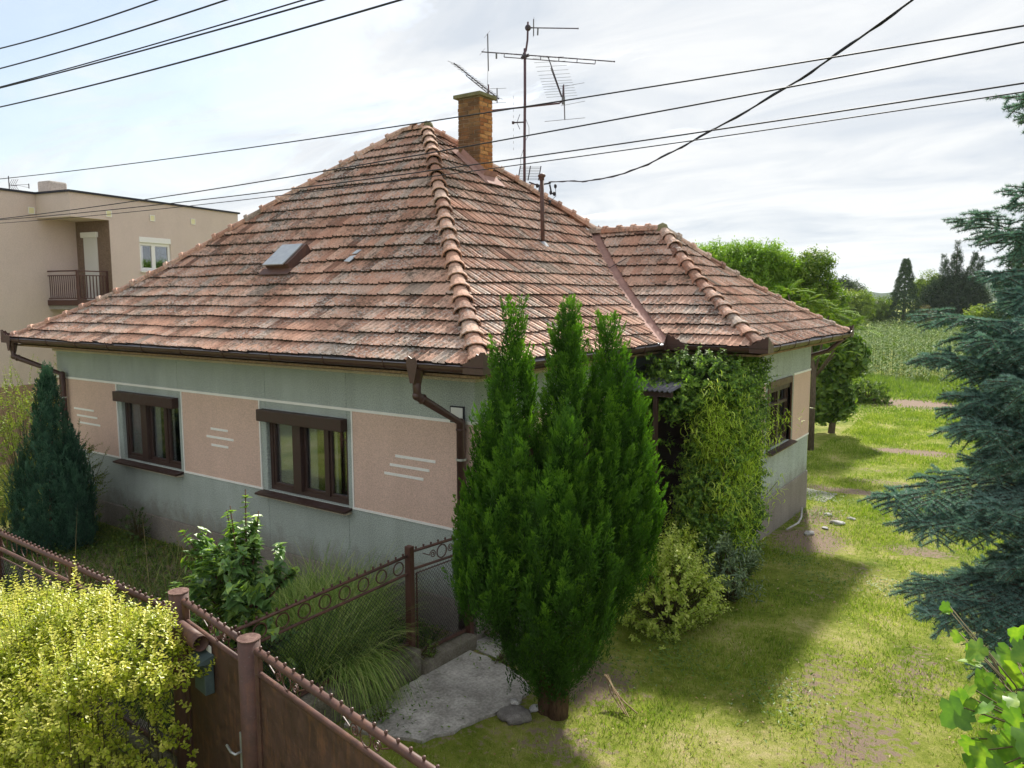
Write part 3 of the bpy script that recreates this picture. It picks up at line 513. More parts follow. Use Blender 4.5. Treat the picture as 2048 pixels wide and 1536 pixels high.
for (p, q_, o2) in (((XL, -OVF, 0), (OVS, -OVF, 0), (0, -1, 0)), ((OVS, -OVF, 0), (OVS, YN, 0), (1, 0, 0)), ((OVS, YN, 0), (XW, YN, 0), (0, -1, 0)), ((XW, YN, 0), (XW, YB, 0), (1, 0, 0))):
    p, q_, o2 = Vector(p), Vector(q_), Vector(o2); mb.loft([[p - o2 * .05 + Vector((0, 0, zf0 + .02)), p + o2 * .035 + Vector((0, 0, zf1)), p + o2 * .04 + Vector((0, 0, zf1 - .03))], [q_ - o2 * .05 + Vector((0, 0, zf0 + .02)), q_ + o2 * .035 + Vector((0, 0, zf1)), q_ + o2 * .04 + Vector((0, 0, zf1 - .03))]])
mb.build('eave_flashing', M['flash'], house)
def crest(c_, d1, d2, n1=.27, n2=.27, h=.17):
    c_ = Vector(c_); mb = MB()
    for d, n_ in ((Vector(d1), n1), (Vector(d2), n2)):
        out = [(0, -.07), (0, h), (.12, h * 1.0), (.2, h * .82), (.3, h * .9), (.42, h * .62), (.55, h * .62), (.66, h * .38), (.8, h * .32), (1, .04), (1.0, -.07)]
        mb.prism([c_ + d * (u_ * n_) + Vector((0, 0, z)) for u_, z in out], d.cross(Vector((0, 0, 1))) * .006)
    mb.build('gutter_crest', M['gutter'], g1)
q_ = .068
crest((cR + q_, cF - q_, GZ), (-1, 0, 0), (0, 1, 0)); crest((XL - gr - q_, cF - q_, GZ), (1, 0, 0), (0, 1, 0)); crest((cE + q_, cN - q_, GZ), (-1, 0, 0), (0, 1, 0)); crest((cE + q_, YB + gr, GZ), (0, -1, 0), (-1, 0, 0)); crest((cR + q_, cN - q_, GZ), (1, 0, 0), (0, -1, 0), .34, .12)
def pipe(path, r=.048, hopper=True):
    mb = MB(); mb.tube(path, r, 12); P = [Vector(p) for p in path]
    for i in range(1, len(P) - 1): mb.ball(P[i], r * 1.04, 12)
    for i in range(1, len(P)):
        t_ = (P[i] - P[i - 1]).normalized(); mb.tube([P[i - 1] + t_ * .07, P[i - 1] + t_ * .09], r * 1.13, 12)
    o = mb.build('downpipe', M['gutter'], house, True)
    if hopper:
        h2 = MB(); a = P[0]; h2.tube([a + Vector((0, 0, .02)), a + Vector((0, 0, -.02)), a + Vector((0, 0, -.16))], [.085, .08, .05], 12)
        h2.prism([a + Vector((x, -.085, z)) for x, z in ((-.03, -.14), (-.07, .02), (-.085, .1), (-.05, .17), (0, .14), (.05, .16), (.085, .08), (.06, -.02), (.03, -.14))], (0, .008, 0)); h2.build('hopper', M['gutter'], o)
    z = P[-2].z - .45
    while z > .6: cl_ = MB(); cl_.tube([(P[-1].x, P[-1].y, z), (P[-1].x, P[-1].y, z + .025)], r * 1.18, 12); cl_.build('clamp', M['galv'], o); z -= 1.0
pipe([(-.36, cF, 3.31), (-.36, cF, 3.02), (-.14, -.09, 2.66), (-.14, -.09, .05)], .055); pipe([(-10.42, cF, 3.31), (-10.42, cF, 3.06), (-9.72, -.09, 2.72), (-9.72, -.09, .05)], .055)
pipe([(cE - .05, YB + .0, 3.33), (1.75, YB - .2, 3.02), (.9, YWB + .06, 2.75), (.9, YWB + .06, -.2)], .045, False)
# chimney
ch = MB(); cx0, cx1, cy0, cy1 = -3.96, -3.45, 4.70, 5.10; ch.box(cx0 + .008, cx1 - .008, cy0 + .008, cy1 - .008, 6.0, 7.86); chim = ch.build('chimney', M['mortar'], house)
V = MB(); Rn = []; z = 6.15; row = 0
while z < 7.83:
    for (p, q2, fx) in (((cx0, cy0), (cx1, cy0), 'y'), ((cx1, cy0), (cx1, cy1), 'x'), ((cx0, cy1), (cx1, cy1), 'y2'), ((cx0, cy0), (cx0, cy1), 'x2')):
        L = cx1 - cx0 if fx[0] == 'y' else cy1 - cy0; off = (0 if row % 2 else -.127); s_ = off
        while s_ < L - .02:
            a, b = max(s_, 0), min(s_ + .245, L)
            if b - a > .03:
                j = random.gauss(0, .0035)
                if fx == 'y': V.box(cx0 + a + .004, cx0 + b - .004, cy0 - .004 + j, cy0 + .05, z, z + .062)
                elif fx == 'x': V.box(cx1 - .05, cx1 + .004 + j, cy0 + a + .004, cy0 + b - .004, z, z + .062)
                elif fx == 'y2': V.box(cx0 + a + .004, cx0 + b - .004, cy1 - .05, cy1 + .004 + j, z, z + .062)
                else: V.box(cx0 - .004 + j, cx0 + .05, cy0 + a + .004, cy0 + b - .004, z, z + .062)
                Rn += [random.random()] * 8
            s_ += .255
    z += .074; row += 1
bo = V.build('brickwork', M['brick'], chim); at = bo.data.attributes.new('rnd', 'FLOAT', 'POINT'); at.data.foreach_set('value', np.array(Rn, np.float32))
mb = MB(); mb.box(cx0 - .07, cx1 + .06, cy0 - .07, cy1 + .06, 7.86, 7.93); mb.box(cx0 + .05, cx1 - .05, cy0 + .05, cy1 - .05, 7.93, 7.95); mb.build('chimney_cap', M['cap'], chim, bevel=.015)
mb = MB(); onR = lambda x, y, h=0: Vector((x, y, ZE + (OVS - x) * TP)) + Vector((TP, 0, 1)).normalized() * h
mb.prism([onR(cx1 + .22, cy0 - .1, .085), onR(cx1 + .22, cy1 + .06, .075), onR(cx1 - .02, cy1 + .02, .09), onR(cx1 - .02, cy0 - .02, .09)], (0, 0, .006))
mb.prism([onR(cx1 + .24, cy0 - .12, .07), onR(cx0 - .1, cy0 - .14, .07), onR(cx0 - .1, cy0, .1), onR(cx1 + .02, cy0, .1)], (0, 0, .006))
mb.prism([onR(cx1 + .02, cy0 - .012, .0), onR(cx0, cy0 - .012, 0), onR(cx0, cy0 - .012, .2), onR(cx1 + .02, cy0 - .012, .2)], (0, .006, 0)); mb.prism([onR(cx1 + .012, cy0, .05), onR(cx1 + .012, cy1, .05), onR(cx1 + .012, cy1, .2), onR(cx1 + .012, cy0, .2)], (-.006, 0, 0)); sag(mb.build('chimney_flashing', M['valley'], chim))
# corrugated awning over the entrance
mb = MB(); n = 60; top_, bot = [], []
for k in range(n + 1):
    x = .02 + 1.15 * k / n; hz = .016 * math.sin(k * math.pi * .5); top_.append((x, 4.71, 3.03 + hz)); bot.append((x, 3.02, 2.80 + hz))
mb.loft([bot, top_]); aw = mb.build('awning', M['corr'], house, True); sd = aw.modifiers.new('s', 'SOLIDIFY'); sd.thickness = .004
mb = MB(); [mb.box(.03, 1.15, y, y + .06, z - .1, z - .03) for y, z in ((3.08, 2.81), (3.9, 2.92))]; mb.box(.86, .92, 3.1, 3.16, -.1, 2.74); mb.build('awning_frame', M['wood'], aw)
mb = MB()
for k in range(12): mb.box(.02, 1.45, 4.45, 4.48, -.1 + .22 * k, .115 + .22 * k)
mb.build('porch_screen', M['dkwood'], house)
# ------------------------------------------------------------------ neighbour building
nO = Vector((-14.86, 2.749, 0)); n1_ = Vector((-.18442, .98285, 0)); n2_ = Vector((-.98285, -.18442, 0))
NX = Matrix(((n1_.x, n2_.x, 0, nO.x), (n1_.y, n2_.y, 0, nO.y), (0, 0, 1, 0), (0, 0, 0, 1)))
nb = empty('neighbour_house', (-18, 6, 0), 'beige flat roofed two storey house with a railed balcony behind the old house', 'house')
def NB(name, mt, parent, boxes, bevel=0):
    mb = MB(); mb.xf = NX
    for b in boxes: mb.box(*b)
    return mb.build(name, M[mt], parent, bevel=bevel)
nw = NB('wall', 'beige', nb, [(1.09, 2.0, 0, 10, 1.94, 6.8), (3.07, 5.77, 0, 10, 1.94, 6.8), (2.0, 3.07, 0, 10, 1.94, 4.9), (2.0, 3.07, 0, 10, 5.83, 6.8), (2.0, 3.07, .16, 10, 4.9, 5.83), (-7, 1.09, 1.28, 10, 1.94, 6.8), (0, 1.09, 0, 1.28, 6.19, 6.8)])
NB('lower_wall', 'beige_low', nb, [(1.05, 5.81, -.04, 10, -.5, 1.94), (-7.04, 1.05, 1.24, 10, -.5, 1.94)])
NB('loggia_wall', 'loggia_brown', nb, [(1.075, 1.09, 0.0, 1.28, 4.1, 6.19)])  # loggia wall is a darker brown than the beige around it
NB('roof_edge', 'wire', nb, [(1.13, 5.83, -.05, .12, 6.8, 6.85), (-.05, 1.13, -.05, .12, 6.8, 6.85), (-.05, .1, .12, 1.23, 6.8, 6.85), (-7, .1, 1.23, 1.4, 6.8, 6.852)])
sh = NB('balcony_door', 'shutter', nb, [(1.05, 1.075, .47, .98, 4.1, 5.78)] + [(1.045, 1.05, .49, .96, 4.15 + .055 * k, 4.19 + .055 * k) for k in range(29)]); NB('shutter_housing', 'white', sh, [(1.0, 1.075, .42, 1.03, 5.76, 5.9)], .01)
bl = NB('balcony', 'plinth', nb, [(.18, 1.08, .12, 1.28, 3.86, 3.98)]); NB('balcony_edge', 'brown', bl, [(.14, .18, .08, 1.28, 3.96, 4.1), (.18, 1.08, .08, .12, 3.96, 4.1)])
rl = NB('railing', 'brown', nb, [(.18, .215, .14, 1.28, 4.83, 4.865), (.18, .215, .14, 1.28, 4.72, 4.745), (.18, .215, .14, 1.28, 4.13, 4.155), (.215, 1.06, .14, .17, 4.83, 4.86), (.215, 1.06, .14, .17, 4.72, 4.745), (.215, 1.06, .14, .17, 4.13, 4.155)] +
        [(.19, .205, .2 + .078 * k, .215 + .078 * k, 4.155, 4.72) for k in range(14)] + [(.25 + .095 * k, .27 + .095 * k, .143, .165, 4.155, 4.72) for k in range(9)] + [(.17, .22, .13, .18, 4.1, 4.87), (1.04, 1.075, .13, .17, 4.1, 4.87)])
wn = NB('window', 'white', nb, [(2.0, 3.07, -.01, .1, 5.68, 5.83), (2.0, 3.07, .04, .1, 5.60, 5.68), (2.0, 3.07, .04, .1, 4.9, 4.99), (2.0, 2.08, .04, .1, 4.99, 5.6), (2.99, 3.07, .04, .1, 4.99, 5.6), (2.43, 2.55, .04, .1, 4.99, 5.6)], .006)
NB('pane', 'glass', wn, [(2.08, 2.99, .065, .07, 4.99, 5.6)]); NB('sill', 'white', wn, [(1.98, 3.09, -.06, .04, 4.86, 4.9)]); NB('reveal', 'dark', wn, [(2.0, 3.07, .155, .159, 4.91, 5.6)]); NB('curtain', 'curtain', wn, [(2.5, 2.62, .12, .13, 5.0, 5.6), (2.1, 2.2, .12, .13, 5.0, 5.6)])
for a, b, z in ((-.14, 1.28, 6.38), (1.09, 0, 6.36), (2.47, 0, 6.37), (3.92, 0, 6.4)): v = NB('wall_vent', 'ventc', nb, [(a - .075, a + .075, b - .012, b, z - .075, z + .075)]); NB('vent_frame', 'white', v, [(a - .085, a + .085, b - .02, b - .012, z + .07, z + .085), (a - .085, a + .085, b - .02, b - .012, z - .085, z - .07), (a - .085, a - .07, b - .02, b - .012, z - .07, z + .07), (a + .07, a + .085, b - .02, b - .012, z - .07, z + .07)])
NB('roof_stack', 'plinth', nb, [(1.05, 1.6, 2.2, 2.7, 6.8, 7.36)], .05)
na = empty('roof_antenna', nO + n1_ * -.6 + n2_ * 1.5 + Vector((0, 0, 6.8)), 'small tv antenna on the flat roof of the beige house', 'antenna')
p = NX @ Vector((-.45, 1.6, 6.8)); mb = MB(); mb.tube([p, p + Vector((0, 0, .42))], .012, 6); mb.build('mast', M['antenna'], na)
mb = MB(); rh = Vector((.8213, .5705, 0)); c_ = p + Vector((0, 0, .20)); mb.tube([c_, c_ + rh * .2 + Vector((0, 0, -.02))], .01, 5)
for s_ in (-1, 1):
    mb.tube([c_ + rh * .18, c_ + rh * .5 + Vector((0, 0, .04 * s_ - .03))], .005, 4)
    for k in range(4): mb.tube([c_ + rh * .05 * k + rh * .0, c_ + rh * (.05 * k + .09) + Vector((0, 0, .14 * s_))], .005, 4)
mb.tube([c_ + rh * .5 + Vector((0, 0, .03)), c_ + rh * .5 + Vector((0, 0, -.09))], .012, 4); mb.build('antenna_head', M['antenna'], na)
# ------------------------------------------------------------------ fences and gates
PA = Vector((-.34, -3.63, 0)); PB = Vector((.905, -3.86, 0)); PE = Vector((4.2, -4.47, 0)); PL = Vector((-6.2, -3.36, 0))
Zs = Vector((0, 0, .002))
def studs(mb, p, q_, sp=.105, r=.014):
    d = q_ - p; mb.tube([p - Zs, q_ - Zs], .004, 4); n = int(d.length / sp)
    for i in range(n): c_ = p + d * ((i + .5) / n); mb.tube([c_, c_ + Vector((0, 0, .012))], [r * .7, r * .5], 6); mb.ball(c_ + Vector((0, 0, .018)), r, 6)
def ring(mb, c_, r, t_, tr=.008):
    mb.tube([c_ + t_ * math.cos(2 * math.pi * k / 16) * r + Vector((0, 0, math.sin(2 * math.pi * k / 16) * r)) for k in range(17)], tr, 5, False)
def scroll(mb, c_, t_, sz=.07, flip=1, tr=.006):
    pts = []
    for k in range(26):
        th = k / 25 * 3.6 * math.pi; r = sz * (1 - k / 30); pts.append(c_ + t_ * (math.cos(th) * r * flip) + Vector((0, 0, math.sin(th) * r)))
    pts = [c_ + t_ * sz * 3.0 * flip + Vector((0, 0, sz * .95))] + pts; mb.tube(pts, tr, 5)
def wiremesh(p, q_, z0, z1, sp=.045, r=.0022):
    d = q_ - p; L = d.length; t_ = d / L; H = z1 - z0; A = []; B = []; k_ = 1.15
    for s_ in (1, -1):
        for i in range(int((L + H / k_) / sp) + 1):
            x0 = i * sp - (H / k_ if s_ > 0 else 0); xa, xb = x0, x0 + s_ * H / k_ if s_ > 0 else x0 - H / k_; za, zb = 0, H
            if s_ < 0: xa, xb = x0, x0 - H / k_
            sl_ = (zb - za) / (xb - xa)
            for lim in (0, L):
                pass
            ca, cb_ = sorted((xa, xb)); ca, cb_ = max(ca, 0), min(cb_, L)
            if cb_ - ca < .01: continue
            A.append(p + t_ * ca + Vector((0, 0, z0 + (ca - xa) * sl_))); B.append(p + t_ * cb_ + Vector((0, 0, z0 + (cb_ - xa) * sl_)))
    return sticks(np.array(A), np.array(B), r, r)
def bar(mb, p, q_, w_, h_): # rectangular bar
    d = (q_ - p).normalized(); s_ = d.cross(Vector((0, 0, 1))).normalized() * (w_ / 2); u_ = Vector((0, 0, h_ / 2)); mb.prism([p - s_ - u_, p + s_ - u_, p + s_ + u_, p - s_ + u_], q_ - p)
# side fence between house corner and gate post
fA = empty('mesh_fence', (-.1, -1.9, 0), 'low brown wire mesh fence with ring and scroll rail from house corner to gate post', 'fence')
a0 = Vector((.02, -.16, 0)); a1 = Vector((-.06, -1.06, 0)); a2 = Vector((-.07, -1.14, 0)); a3 = Vector((-.25, -3.55, 0)); Zv = lambda z: Vector((0, 0, z))
for nm, p, q_, zt0, zt1, zb in (('small', a0, a1, 1.36, 1.38, .20), ('long', a2, a3, 1.345, 1.20, .36)):
    t_ = (q_ - p).normalized(); mb = MB(); mb.tube([p + Zv(zt0), q_ + Zv(zt1)], .017, 8); mb.build('top_rail', M['brown_rail'], fA, True)
    mb = MB(); studs(mb, p + Zv(zt0 + .016), q_ + Zv(zt1 + .016)); mb.build('stud_strip', M['brown'], fA)
    mb = MB(); mb.tube([p + Zv(zt0 - .2), q_ + Zv(zt1 - .2)], .016, 8); mb.build('lower_rail', M['brown_rail'], fA); mb = MB(); bar(mb, p + Zv(zb), q_ + Zv(zb), .03, .03); mb.build('bottom_rail', M['brown_rail'], fA)
    mb = MB(); L = (q_ - p).length
    if nm == 'small': c_ = (p + q_) / 2 + Zv(1.27); ring(mb, c_, .075, t_); scroll(mb, c_ + t_ * .14, t_, .05, 1); scroll(mb, c_ - t_ * .14, t_, .05, -1); mb.build('scroll_ornament', M['brown'], fA); mb = MB(); [bar(mb, x_ + Zv(zb), x_ + Zv(1.12), .025, .025) for x_ in ()]; mb.tube([p + t_ * .06 + Zv(zb), p + t_ * .06 + Zv(1.12), q_ - t_ * .06 + Zv(1.12), q_ - t_ * .06 + Zv(zb)], .011, 6); mb.build('mesh_frame', M['brown'], fA)
    else:
        for k in range(10): c_ = p + (q_ - p) * ((k + .5) / 10) + Zv(zt0 + (zt1 - zt0) * (k + .5) / 10 - .1); mb = MB(); ring(mb, c_, .07, t_); mb.build('ring', M['brown'], fA)
    v, f, r = wiremesh(p + t_ * .03, q_ - t_ * .03, zb, 1.14 if nm == 'small' else 1.08); npmesh('wire_mesh', v, f, M['wire'], fA, r)
for p, h in ((a0, 1.40), ((a1 + a2) / 2, 1.45), (a0 + Vector((.02, -.03, 0)), 1.1)): mb = MB(); mb.box(p.x - .04, p.x + .04, p.y - .035, p.y + .035, .1, h); mb.build('post', M['brown'], fA, bevel=.005)
mb = MB(); mb.prism([(-.16, -1.1, -.1), (.13, -1.1, -.1), (.13, -1.1, .17), (-.16, -1.1, .17)], (.04, .9, 0)); tag(mb.build('kerb', M['kerb'], bevel=.02), 'short low concrete footing under the fence by the house corner', 'kerb')
mb = MB(); mb.prism([(-.20, -1.1, -.1), (.10, -1.1, -.1), (.10, -1.1, .33), (-.20, -1.1, .33)], (-.18, -2.5, 0)); tag(mb.build('kerb', M['kerb'], bevel=.025), 'longer mossy concrete footing under the fence toward the gate', 'kerb')
# street fence
fS = empty('mesh_fence', (-3, -3.5, 0), 'brown street fence of tube rails and wire mesh behind the golden hedge', 'fence')
t_ = (PL - PA).normalized(); zl = lambda p: 1.50 + .0 * p.x
mb = MB(); mb.tube([PA + Zv(1.5), PL + Zv(1.47)], .028, 10); mb.build('top_rail', M['brown_rail'], fS, True)
mb = MB(); studs(mb, PA + Zv(1.525), PL + Zv(1.495), .1, .015); mb.build('stud_strip', M['brown'], fS)
mb = MB(); mb.tube([PA + Zv(1.31), PL + Zv(1.28)], .022, 8); mb.build('lower_rail', M['brown_rail'], fS); mb = MB(); mb.tube([PA + Zv(1.21), PL + Zv(1.18)], .010, 6); mb.build('mesh_rail', M['brown_rail'], fS); mb = MB(); bar(mb, PA + Zv(.2), PL + Zv(.2), .03, .03); mb.build('bottom_rail', M['brown_rail'], fS)
for k in range(4):
    p = PA + t_ * (.3 + 1.9 * k + (1.7 if k == 0 else 1.7)); mb = MB(); mb.box(p.x - .03, p.x + .03, p.y - .03, p.y + .03, -.1, 1.49); mb.build('post', M['brown'], fS)
for k in range(22): mb = MB(); c_ = PA + t_ * (.2 + .27 * k) + Zv(1.41); ring(mb, c_, .075, t_, .006); mb.build('ring', M['brown'], fS)
v, f, r = wiremesh(PL, PA, .2, 1.2, .05, .0025); npmesh('wire_mesh', v, f, M['wire'], fS, r)
mb = MB(); d = (PL - PA); mb.prism([PA + Vector((0, -.13, -.1)), PA + Vector((0, .13, -.1)), PA + Vector((0, .13, .17)), PA + Vector((0, -.13, .17))], d); tag(mb.build('kerb', M['kerb'], bevel=.02), 'concrete footing under the street fence behind the golden hedge', 'kerb')
# gate posts
for p, lab in ((PA, 'round brown steel gate post between golden hedge and mailbox gate'), (PB, 'round brown steel gate post between the mailbox gate and the wide gate')):
    o = empty('gate_post', p, lab, 'post', 'round steel gate posts'); mb = MB(); mb.tube([p + Zv(-.2), p + Zv(1.693)], .079, 28); mb.build('post_tube', M['brown_rail'], o, True)
    mb = MB(); mb.tube([p + Zv(1.693), p + Zv(1.70)], .083, 28); mb.build('post_cap', M['lichen_post'], o)
def leaf_gate(name, p, q_, label, zt=1.64, zb=.12, orn=()):
    t_ = (q_ - p).normalized(); g_ = empty(name, (p + q_) / 2, label, 'gate'); nrm_ = t_.cross(Vector((0, 0, 1)))
    mb = MB(); mb.tube([p + Zv(zt), q_ + Zv(zt)], .027, 12); mb.build('top_rail', M['brown_rail'], g_, True)
    mb = MB(); studs(mb, p + Zv(zt + .025), q_ + Zv(zt + .025), .115, .013); mb.build('stud_strip', M['brown'], g_)
    mb = MB(); mb.tube([p + Zv(zt - .16), q_ + Zv(zt - .16)], .021, 10); mb.build('middle_rail', M['brown_rail'], g_, True)
    mb = MB(); bar(mb, p + Zv(zb), q_ + Zv(zb), .04, .04)
    for x_ in (p + t_ * .02, q_ - t_ * .02): mb.box(x_.x - .02, x_.x + .02, x_.y - .02, x_.y + .02, zb + .02, zt)
    mb.build('gate_frame', M['brown_rail'], g_)
    mb = MB(); a_, b_ = p + t_ * .045, q_ - t_ * .045; mb.prism([a_ + Zv(zb + .02), b_ + Zv(zb + .02), b_ + Zv(zt - .18), a_ + Zv(zt - .18)], nrm_ * .004); mb.build('sheet_panel', M['brown_panel'], g_)
    for s_ in orn:
        mb = MB(); c_ = p + t_ * s_ + Zv(zt - .08); ring(mb, c_, .055, t_, .005); mb.build('ring', M['brown'], g_)
        for fl in (1, -1): mb = MB(); scroll(mb, c_ + t_ * .115 * fl, t_, .045, fl, .005); mb.build('scroll', M['brown'], g_)
    return g_, t_, nrm_
tg = (PB - PA).normalized()
gw, t_, nn = leaf_gate('garden_gate', PA + tg * .11, PB - tg * .1, 'narrow brown sheet steel gate carrying the mailbox and handle', orn=(.62,))
for k in (0, 1): pass
p = PB - tg * .17; mb = MB(); c_ = p + nn * -.0 + Vector((0, 0, .78)); nS = nn if nn.y < 0 else -nn
mb.prism([p + nS * .012 + Zv(.62), p + tg * .035 + nS * .012 + Zv(.62), p + tg * .035 + nS * .012 + Zv(.92), p + nS * .012 + Zv(.92)], nS * .012); hd = mb.build('handle_plate', M['galv'], gw)
mb = MB(); b0 = p + tg * .018 + nS * .02 + Zv(.77); mb.tube([b0, b0 + nS * .05, b0 + nS * .055 - tg * .06 + Zv(-.005), b0 + nS * .05 - tg * .14 + Zv(.015)], .010, 8); mb.build('lever', M['galv'], hd, True)
gg, t2, n2v = leaf_gate('driveway_gate', PB + tg * .12, PE, 'wide brown sheet steel double gate with scroll ornaments, running out of the picture', orn=(.42, 1.35, 2.3))
nt_ = empty('newspaper_tube', PA + tg * .5, 'open brown cylinder newspaper holder on top of the mailbox gate', 'tube'); mb = MB(); c0 = PA + tg * .14 + nS * .075 + Zv(1.46); c1 = PA + tg * .60 + nS * .075 + Zv(1.46)
rings = [[c_ + (Zv(math.cos(2 * math.pi * k / 20)) + nS * math.sin(2 * math.pi * k / 20)) * .062 for k in range(20)] for c_ in (c0, c1)]; mb.loft(rings, True); mb.add(rings[0], [tuple(range(20))]); o = mb.build('tube_shell', M['brown_rail'], nt_, True); sd = o.modifiers.new('s', 'SOLIDIFY'); sd.thickness = .003
mbx = empty('mailbox', PA + tg * .55 + Zv(1.1), 'small blue grey mailbox with raised lid on the narrow gate', 'mailbox'); MX = Matrix(((tg.x, nS.x, 0, 0), (tg.y, nS.y, 0, 0), (0, 0, 1, 0), (0, 0, 0, 1))); b0 = PA + tg * .47 + nS * .012; MX.translation = b0
mb = MB(); mb.xf = MX; mb.box(0, .2, 0, .075, 1.06, 1.30); bd = mb.build('box_body', M['box'], mbx, bevel=.006)
mb = MB(); mb.xf = MX; mb.prism([(-.012, 0, 1.30), (-.012, .13, 1.325), (-.012, .135, 1.335), (-.012, .0, 1.375)], (.224, 0, 0)); mb.build('lid', M['box'], bd)
mb = MB(); mb.xf = MX; mb.box(.08, .17, .001, .006, 1.37, 1.43); mb.build('name_label', M['white'], bd); mb = MB(); mb.xf = MX; mb.box(.03, .17, .0755, .079, 1.21, 1.225); mb.box(.03, .17, .0755, .079, 1.24, 1.25); mb.ball((.1, .08, 1.27), .008, 8); mb.build('slot', M['galv'], bd)
# ------------------------------------------------------------------ antennas
Rh = Vector((.8213, .5705, 0)); Dp = Vector((-.5705, .8213, 0)); AB = Vector((-3.366, 6.088, 6.389)); K = .01008
def q(u_, v_, d=0): return AB + Rh * ((u_ - 1050) * K) + Vector((0, 0, (370 - v_) * K)) + Dp * d
am = empty('antenna_mast', AB, 'tall purple brown mast with several television antennas behind the roof hip', 'antenna')
mb = MB(); mb.tube([q(1049, 420), q(1049, 300), q(1050, 200), q(1050, 108)], .028, 10); mb.tube([q(1047, 118), q(1052, 112), q(1055, 92), q(1056, 58)], .02, 8); mb.build('mast', M['mast'], am, True)
mb = MB(); mb.ball(q(1056, 69), .062, 12); mb.ball(q(1049, 123), .055, 10); mb.tube([q(1043, 125, .03), q(1058, 121, -.03)], .03, 6); mb.build('clamp', M['antenna'], am)
def yagi(parent, name, b0, b1, n, ev, es, rb=.011, thin=.0045, truss=None, extra=None):
    b0 = Vector(b0); b1 = Vector(b1); mb = MB(); mb.tube([b0, b1], rb, 6); mb.ball(b1, rb * 1.5, 6); mb.ball(b0, rb * 1.5, 6)
    if truss:
        t0, t1, up = truss; mb.tube([t0, t1], rb * .8, 6); k = 5
        for i in range(k + 1): a = t0.lerp(t1, i / k); s_ = (a - b0).dot((b1 - b0).normalized()); mb.tube([a, b0 + (b1 - b0).normalized() * s_], rb * .7, 4)
    o = mb.build(name, M['antenna'], parent); mb = MB()
    for i in range(n): c_ = b0.lerp(b1, (i + .5) / n if not isinstance(es, list) else es[i]); mb.tube([c_ - Vector(ev), c_ + Vector(ev)], thin, 4)
    if extra:
        for a, b, r_ in extra: mb.tube([a, b], r_, 5)
    mb.build('antenna_elements', M['alu'], o); return o
ev = lambda du, dv, d: Rh * (du * K) + Vector((0, 0, -dv * K)) + Dp * d
yagi(am, 'upper_antenna', q(1063, 69), q(1154, 70.5), 7, ev(.8, -4.5, .12), [.2, .24, .38, .52, .68, .84, .99], extra=[(q(1067, 53), q(1067, 84), .012), (q(1068, 46, .1), q(1066, 90, -.1), .004), (q(1075.5, 70), q(1075, 83), .016)])
yagi(am, 'long_antenna', q(966, 114), q(1226, 133), 11, ev(5, -7.5, .22), [.17, .24, .32, .42, .48, .57, .65, .76, .87, .99, .14], truss=(q(1009, 124), q(1188, 137.5), 1), extra=[(q(977, 80), q(978, 150), .013), (q(981, 68, .2), q(971, 94, -.2), .004), (q(971, 101, .2), q(962, 126, -.2), .004), (q(977, 150), q(976, 178), .004), (q(994, 116), q(994, 127), .018)])
mb = MB()
for k in range(9): a = (k - 4) * .024; mb.tube([q(1036, 250, 0) + Vector((0, 0, a * 6.5 * .8)) + Rh * (-.09 + abs(a) ** 2 * 0) + Dp * x for x in (-.11, 0, .11)], .004, 4)
mb.tube([q(1048, 248), q(1026, 249)], .014, 6); mb.tube([q(1029, 249), q(1024, 249)], .03, 8); mb.tube([q(1040, 233), q(1034, 249), q(1040, 262)], .006, 5); mb.build('grid_dish', M['antenna'], am)
mb = MB()
for k in range(9): mb.tube([q(1041 - k * .5, 335 + k * 3.1), q(1082 - k * .6, 335 + k * 3.1)], .005, 4)
for u_ in (1041, 1061, 1082): mb.tube([q(u_, 333), q(u_ - 5, 361)], .011, 5)
mb.tube([q(1058, 366, -.1), q(1072, 371, -.1), q(1078, 371, -.1), q(1078, 385, -.1)], .015, 5); mb.build('panel_antenna', M['antenna'], am)
mb = MB(); mb.tube([q(1051, 240), q(1058, 258), q(1058, 272), q(1051, 284)], .004, 4); mb.tube([q(1047, 300), q(1041, 318), q(1042, 334)], .004, 4); mb.build('feed_cable', M['wire'], am)
cm = empty('chimney_antenna', q(979, 225), 'bent pole on the chimney carrying two slanted television antennas', 'antenna')
mb = MB(); mb.tube([q(978, 260), q(978, 176)], .016, 8); mb.tube([q(978, 222), q(984, 225.5), q(1050, 219), q(1118, 212), q(1125, 207), q(1126, 178)], .018, 8); mb.build('bent_pole', M['mast'], cm, True)
yagi(cm, 'slanted_antenna', q(1126, 207), q(1096, 125), 13, ev(31, -4.5, .1), [.1, .16, .22, .28, .34, .4, .46, .53, .61, .70, .80, .9, 1.0], thin=.0042, truss=(q(1122, 200), q(1101, 145), 1), extra=[(q(1126.5, 176), q(1129, 243), .012), (q(1089, 247), q(1169, 240), .005), (q(1120, 181), q(1167, 173), .004), (q(1121, 217), q(1169, 208), .004), (q(1126, 200), q(1126, 214), .035)])
yagi(cm, 'slanted_antenna', q(998, 203), q(911, 136), 14, ev(11.5, .5, .15), [.05, .13, .2, .27, .34, .41, .48, .55, .63, .7, .78, .86, .93, 1.0], truss=(q(985, 199), q(934, 159), 1), extra=[(q(995, 183), q(995, 211), .012), (q(981, 184), q(1013, 183), .004), (q(981, 212), q(1013, 210), .004), (q(992.5, 198), q(992.5, 207), .03)])
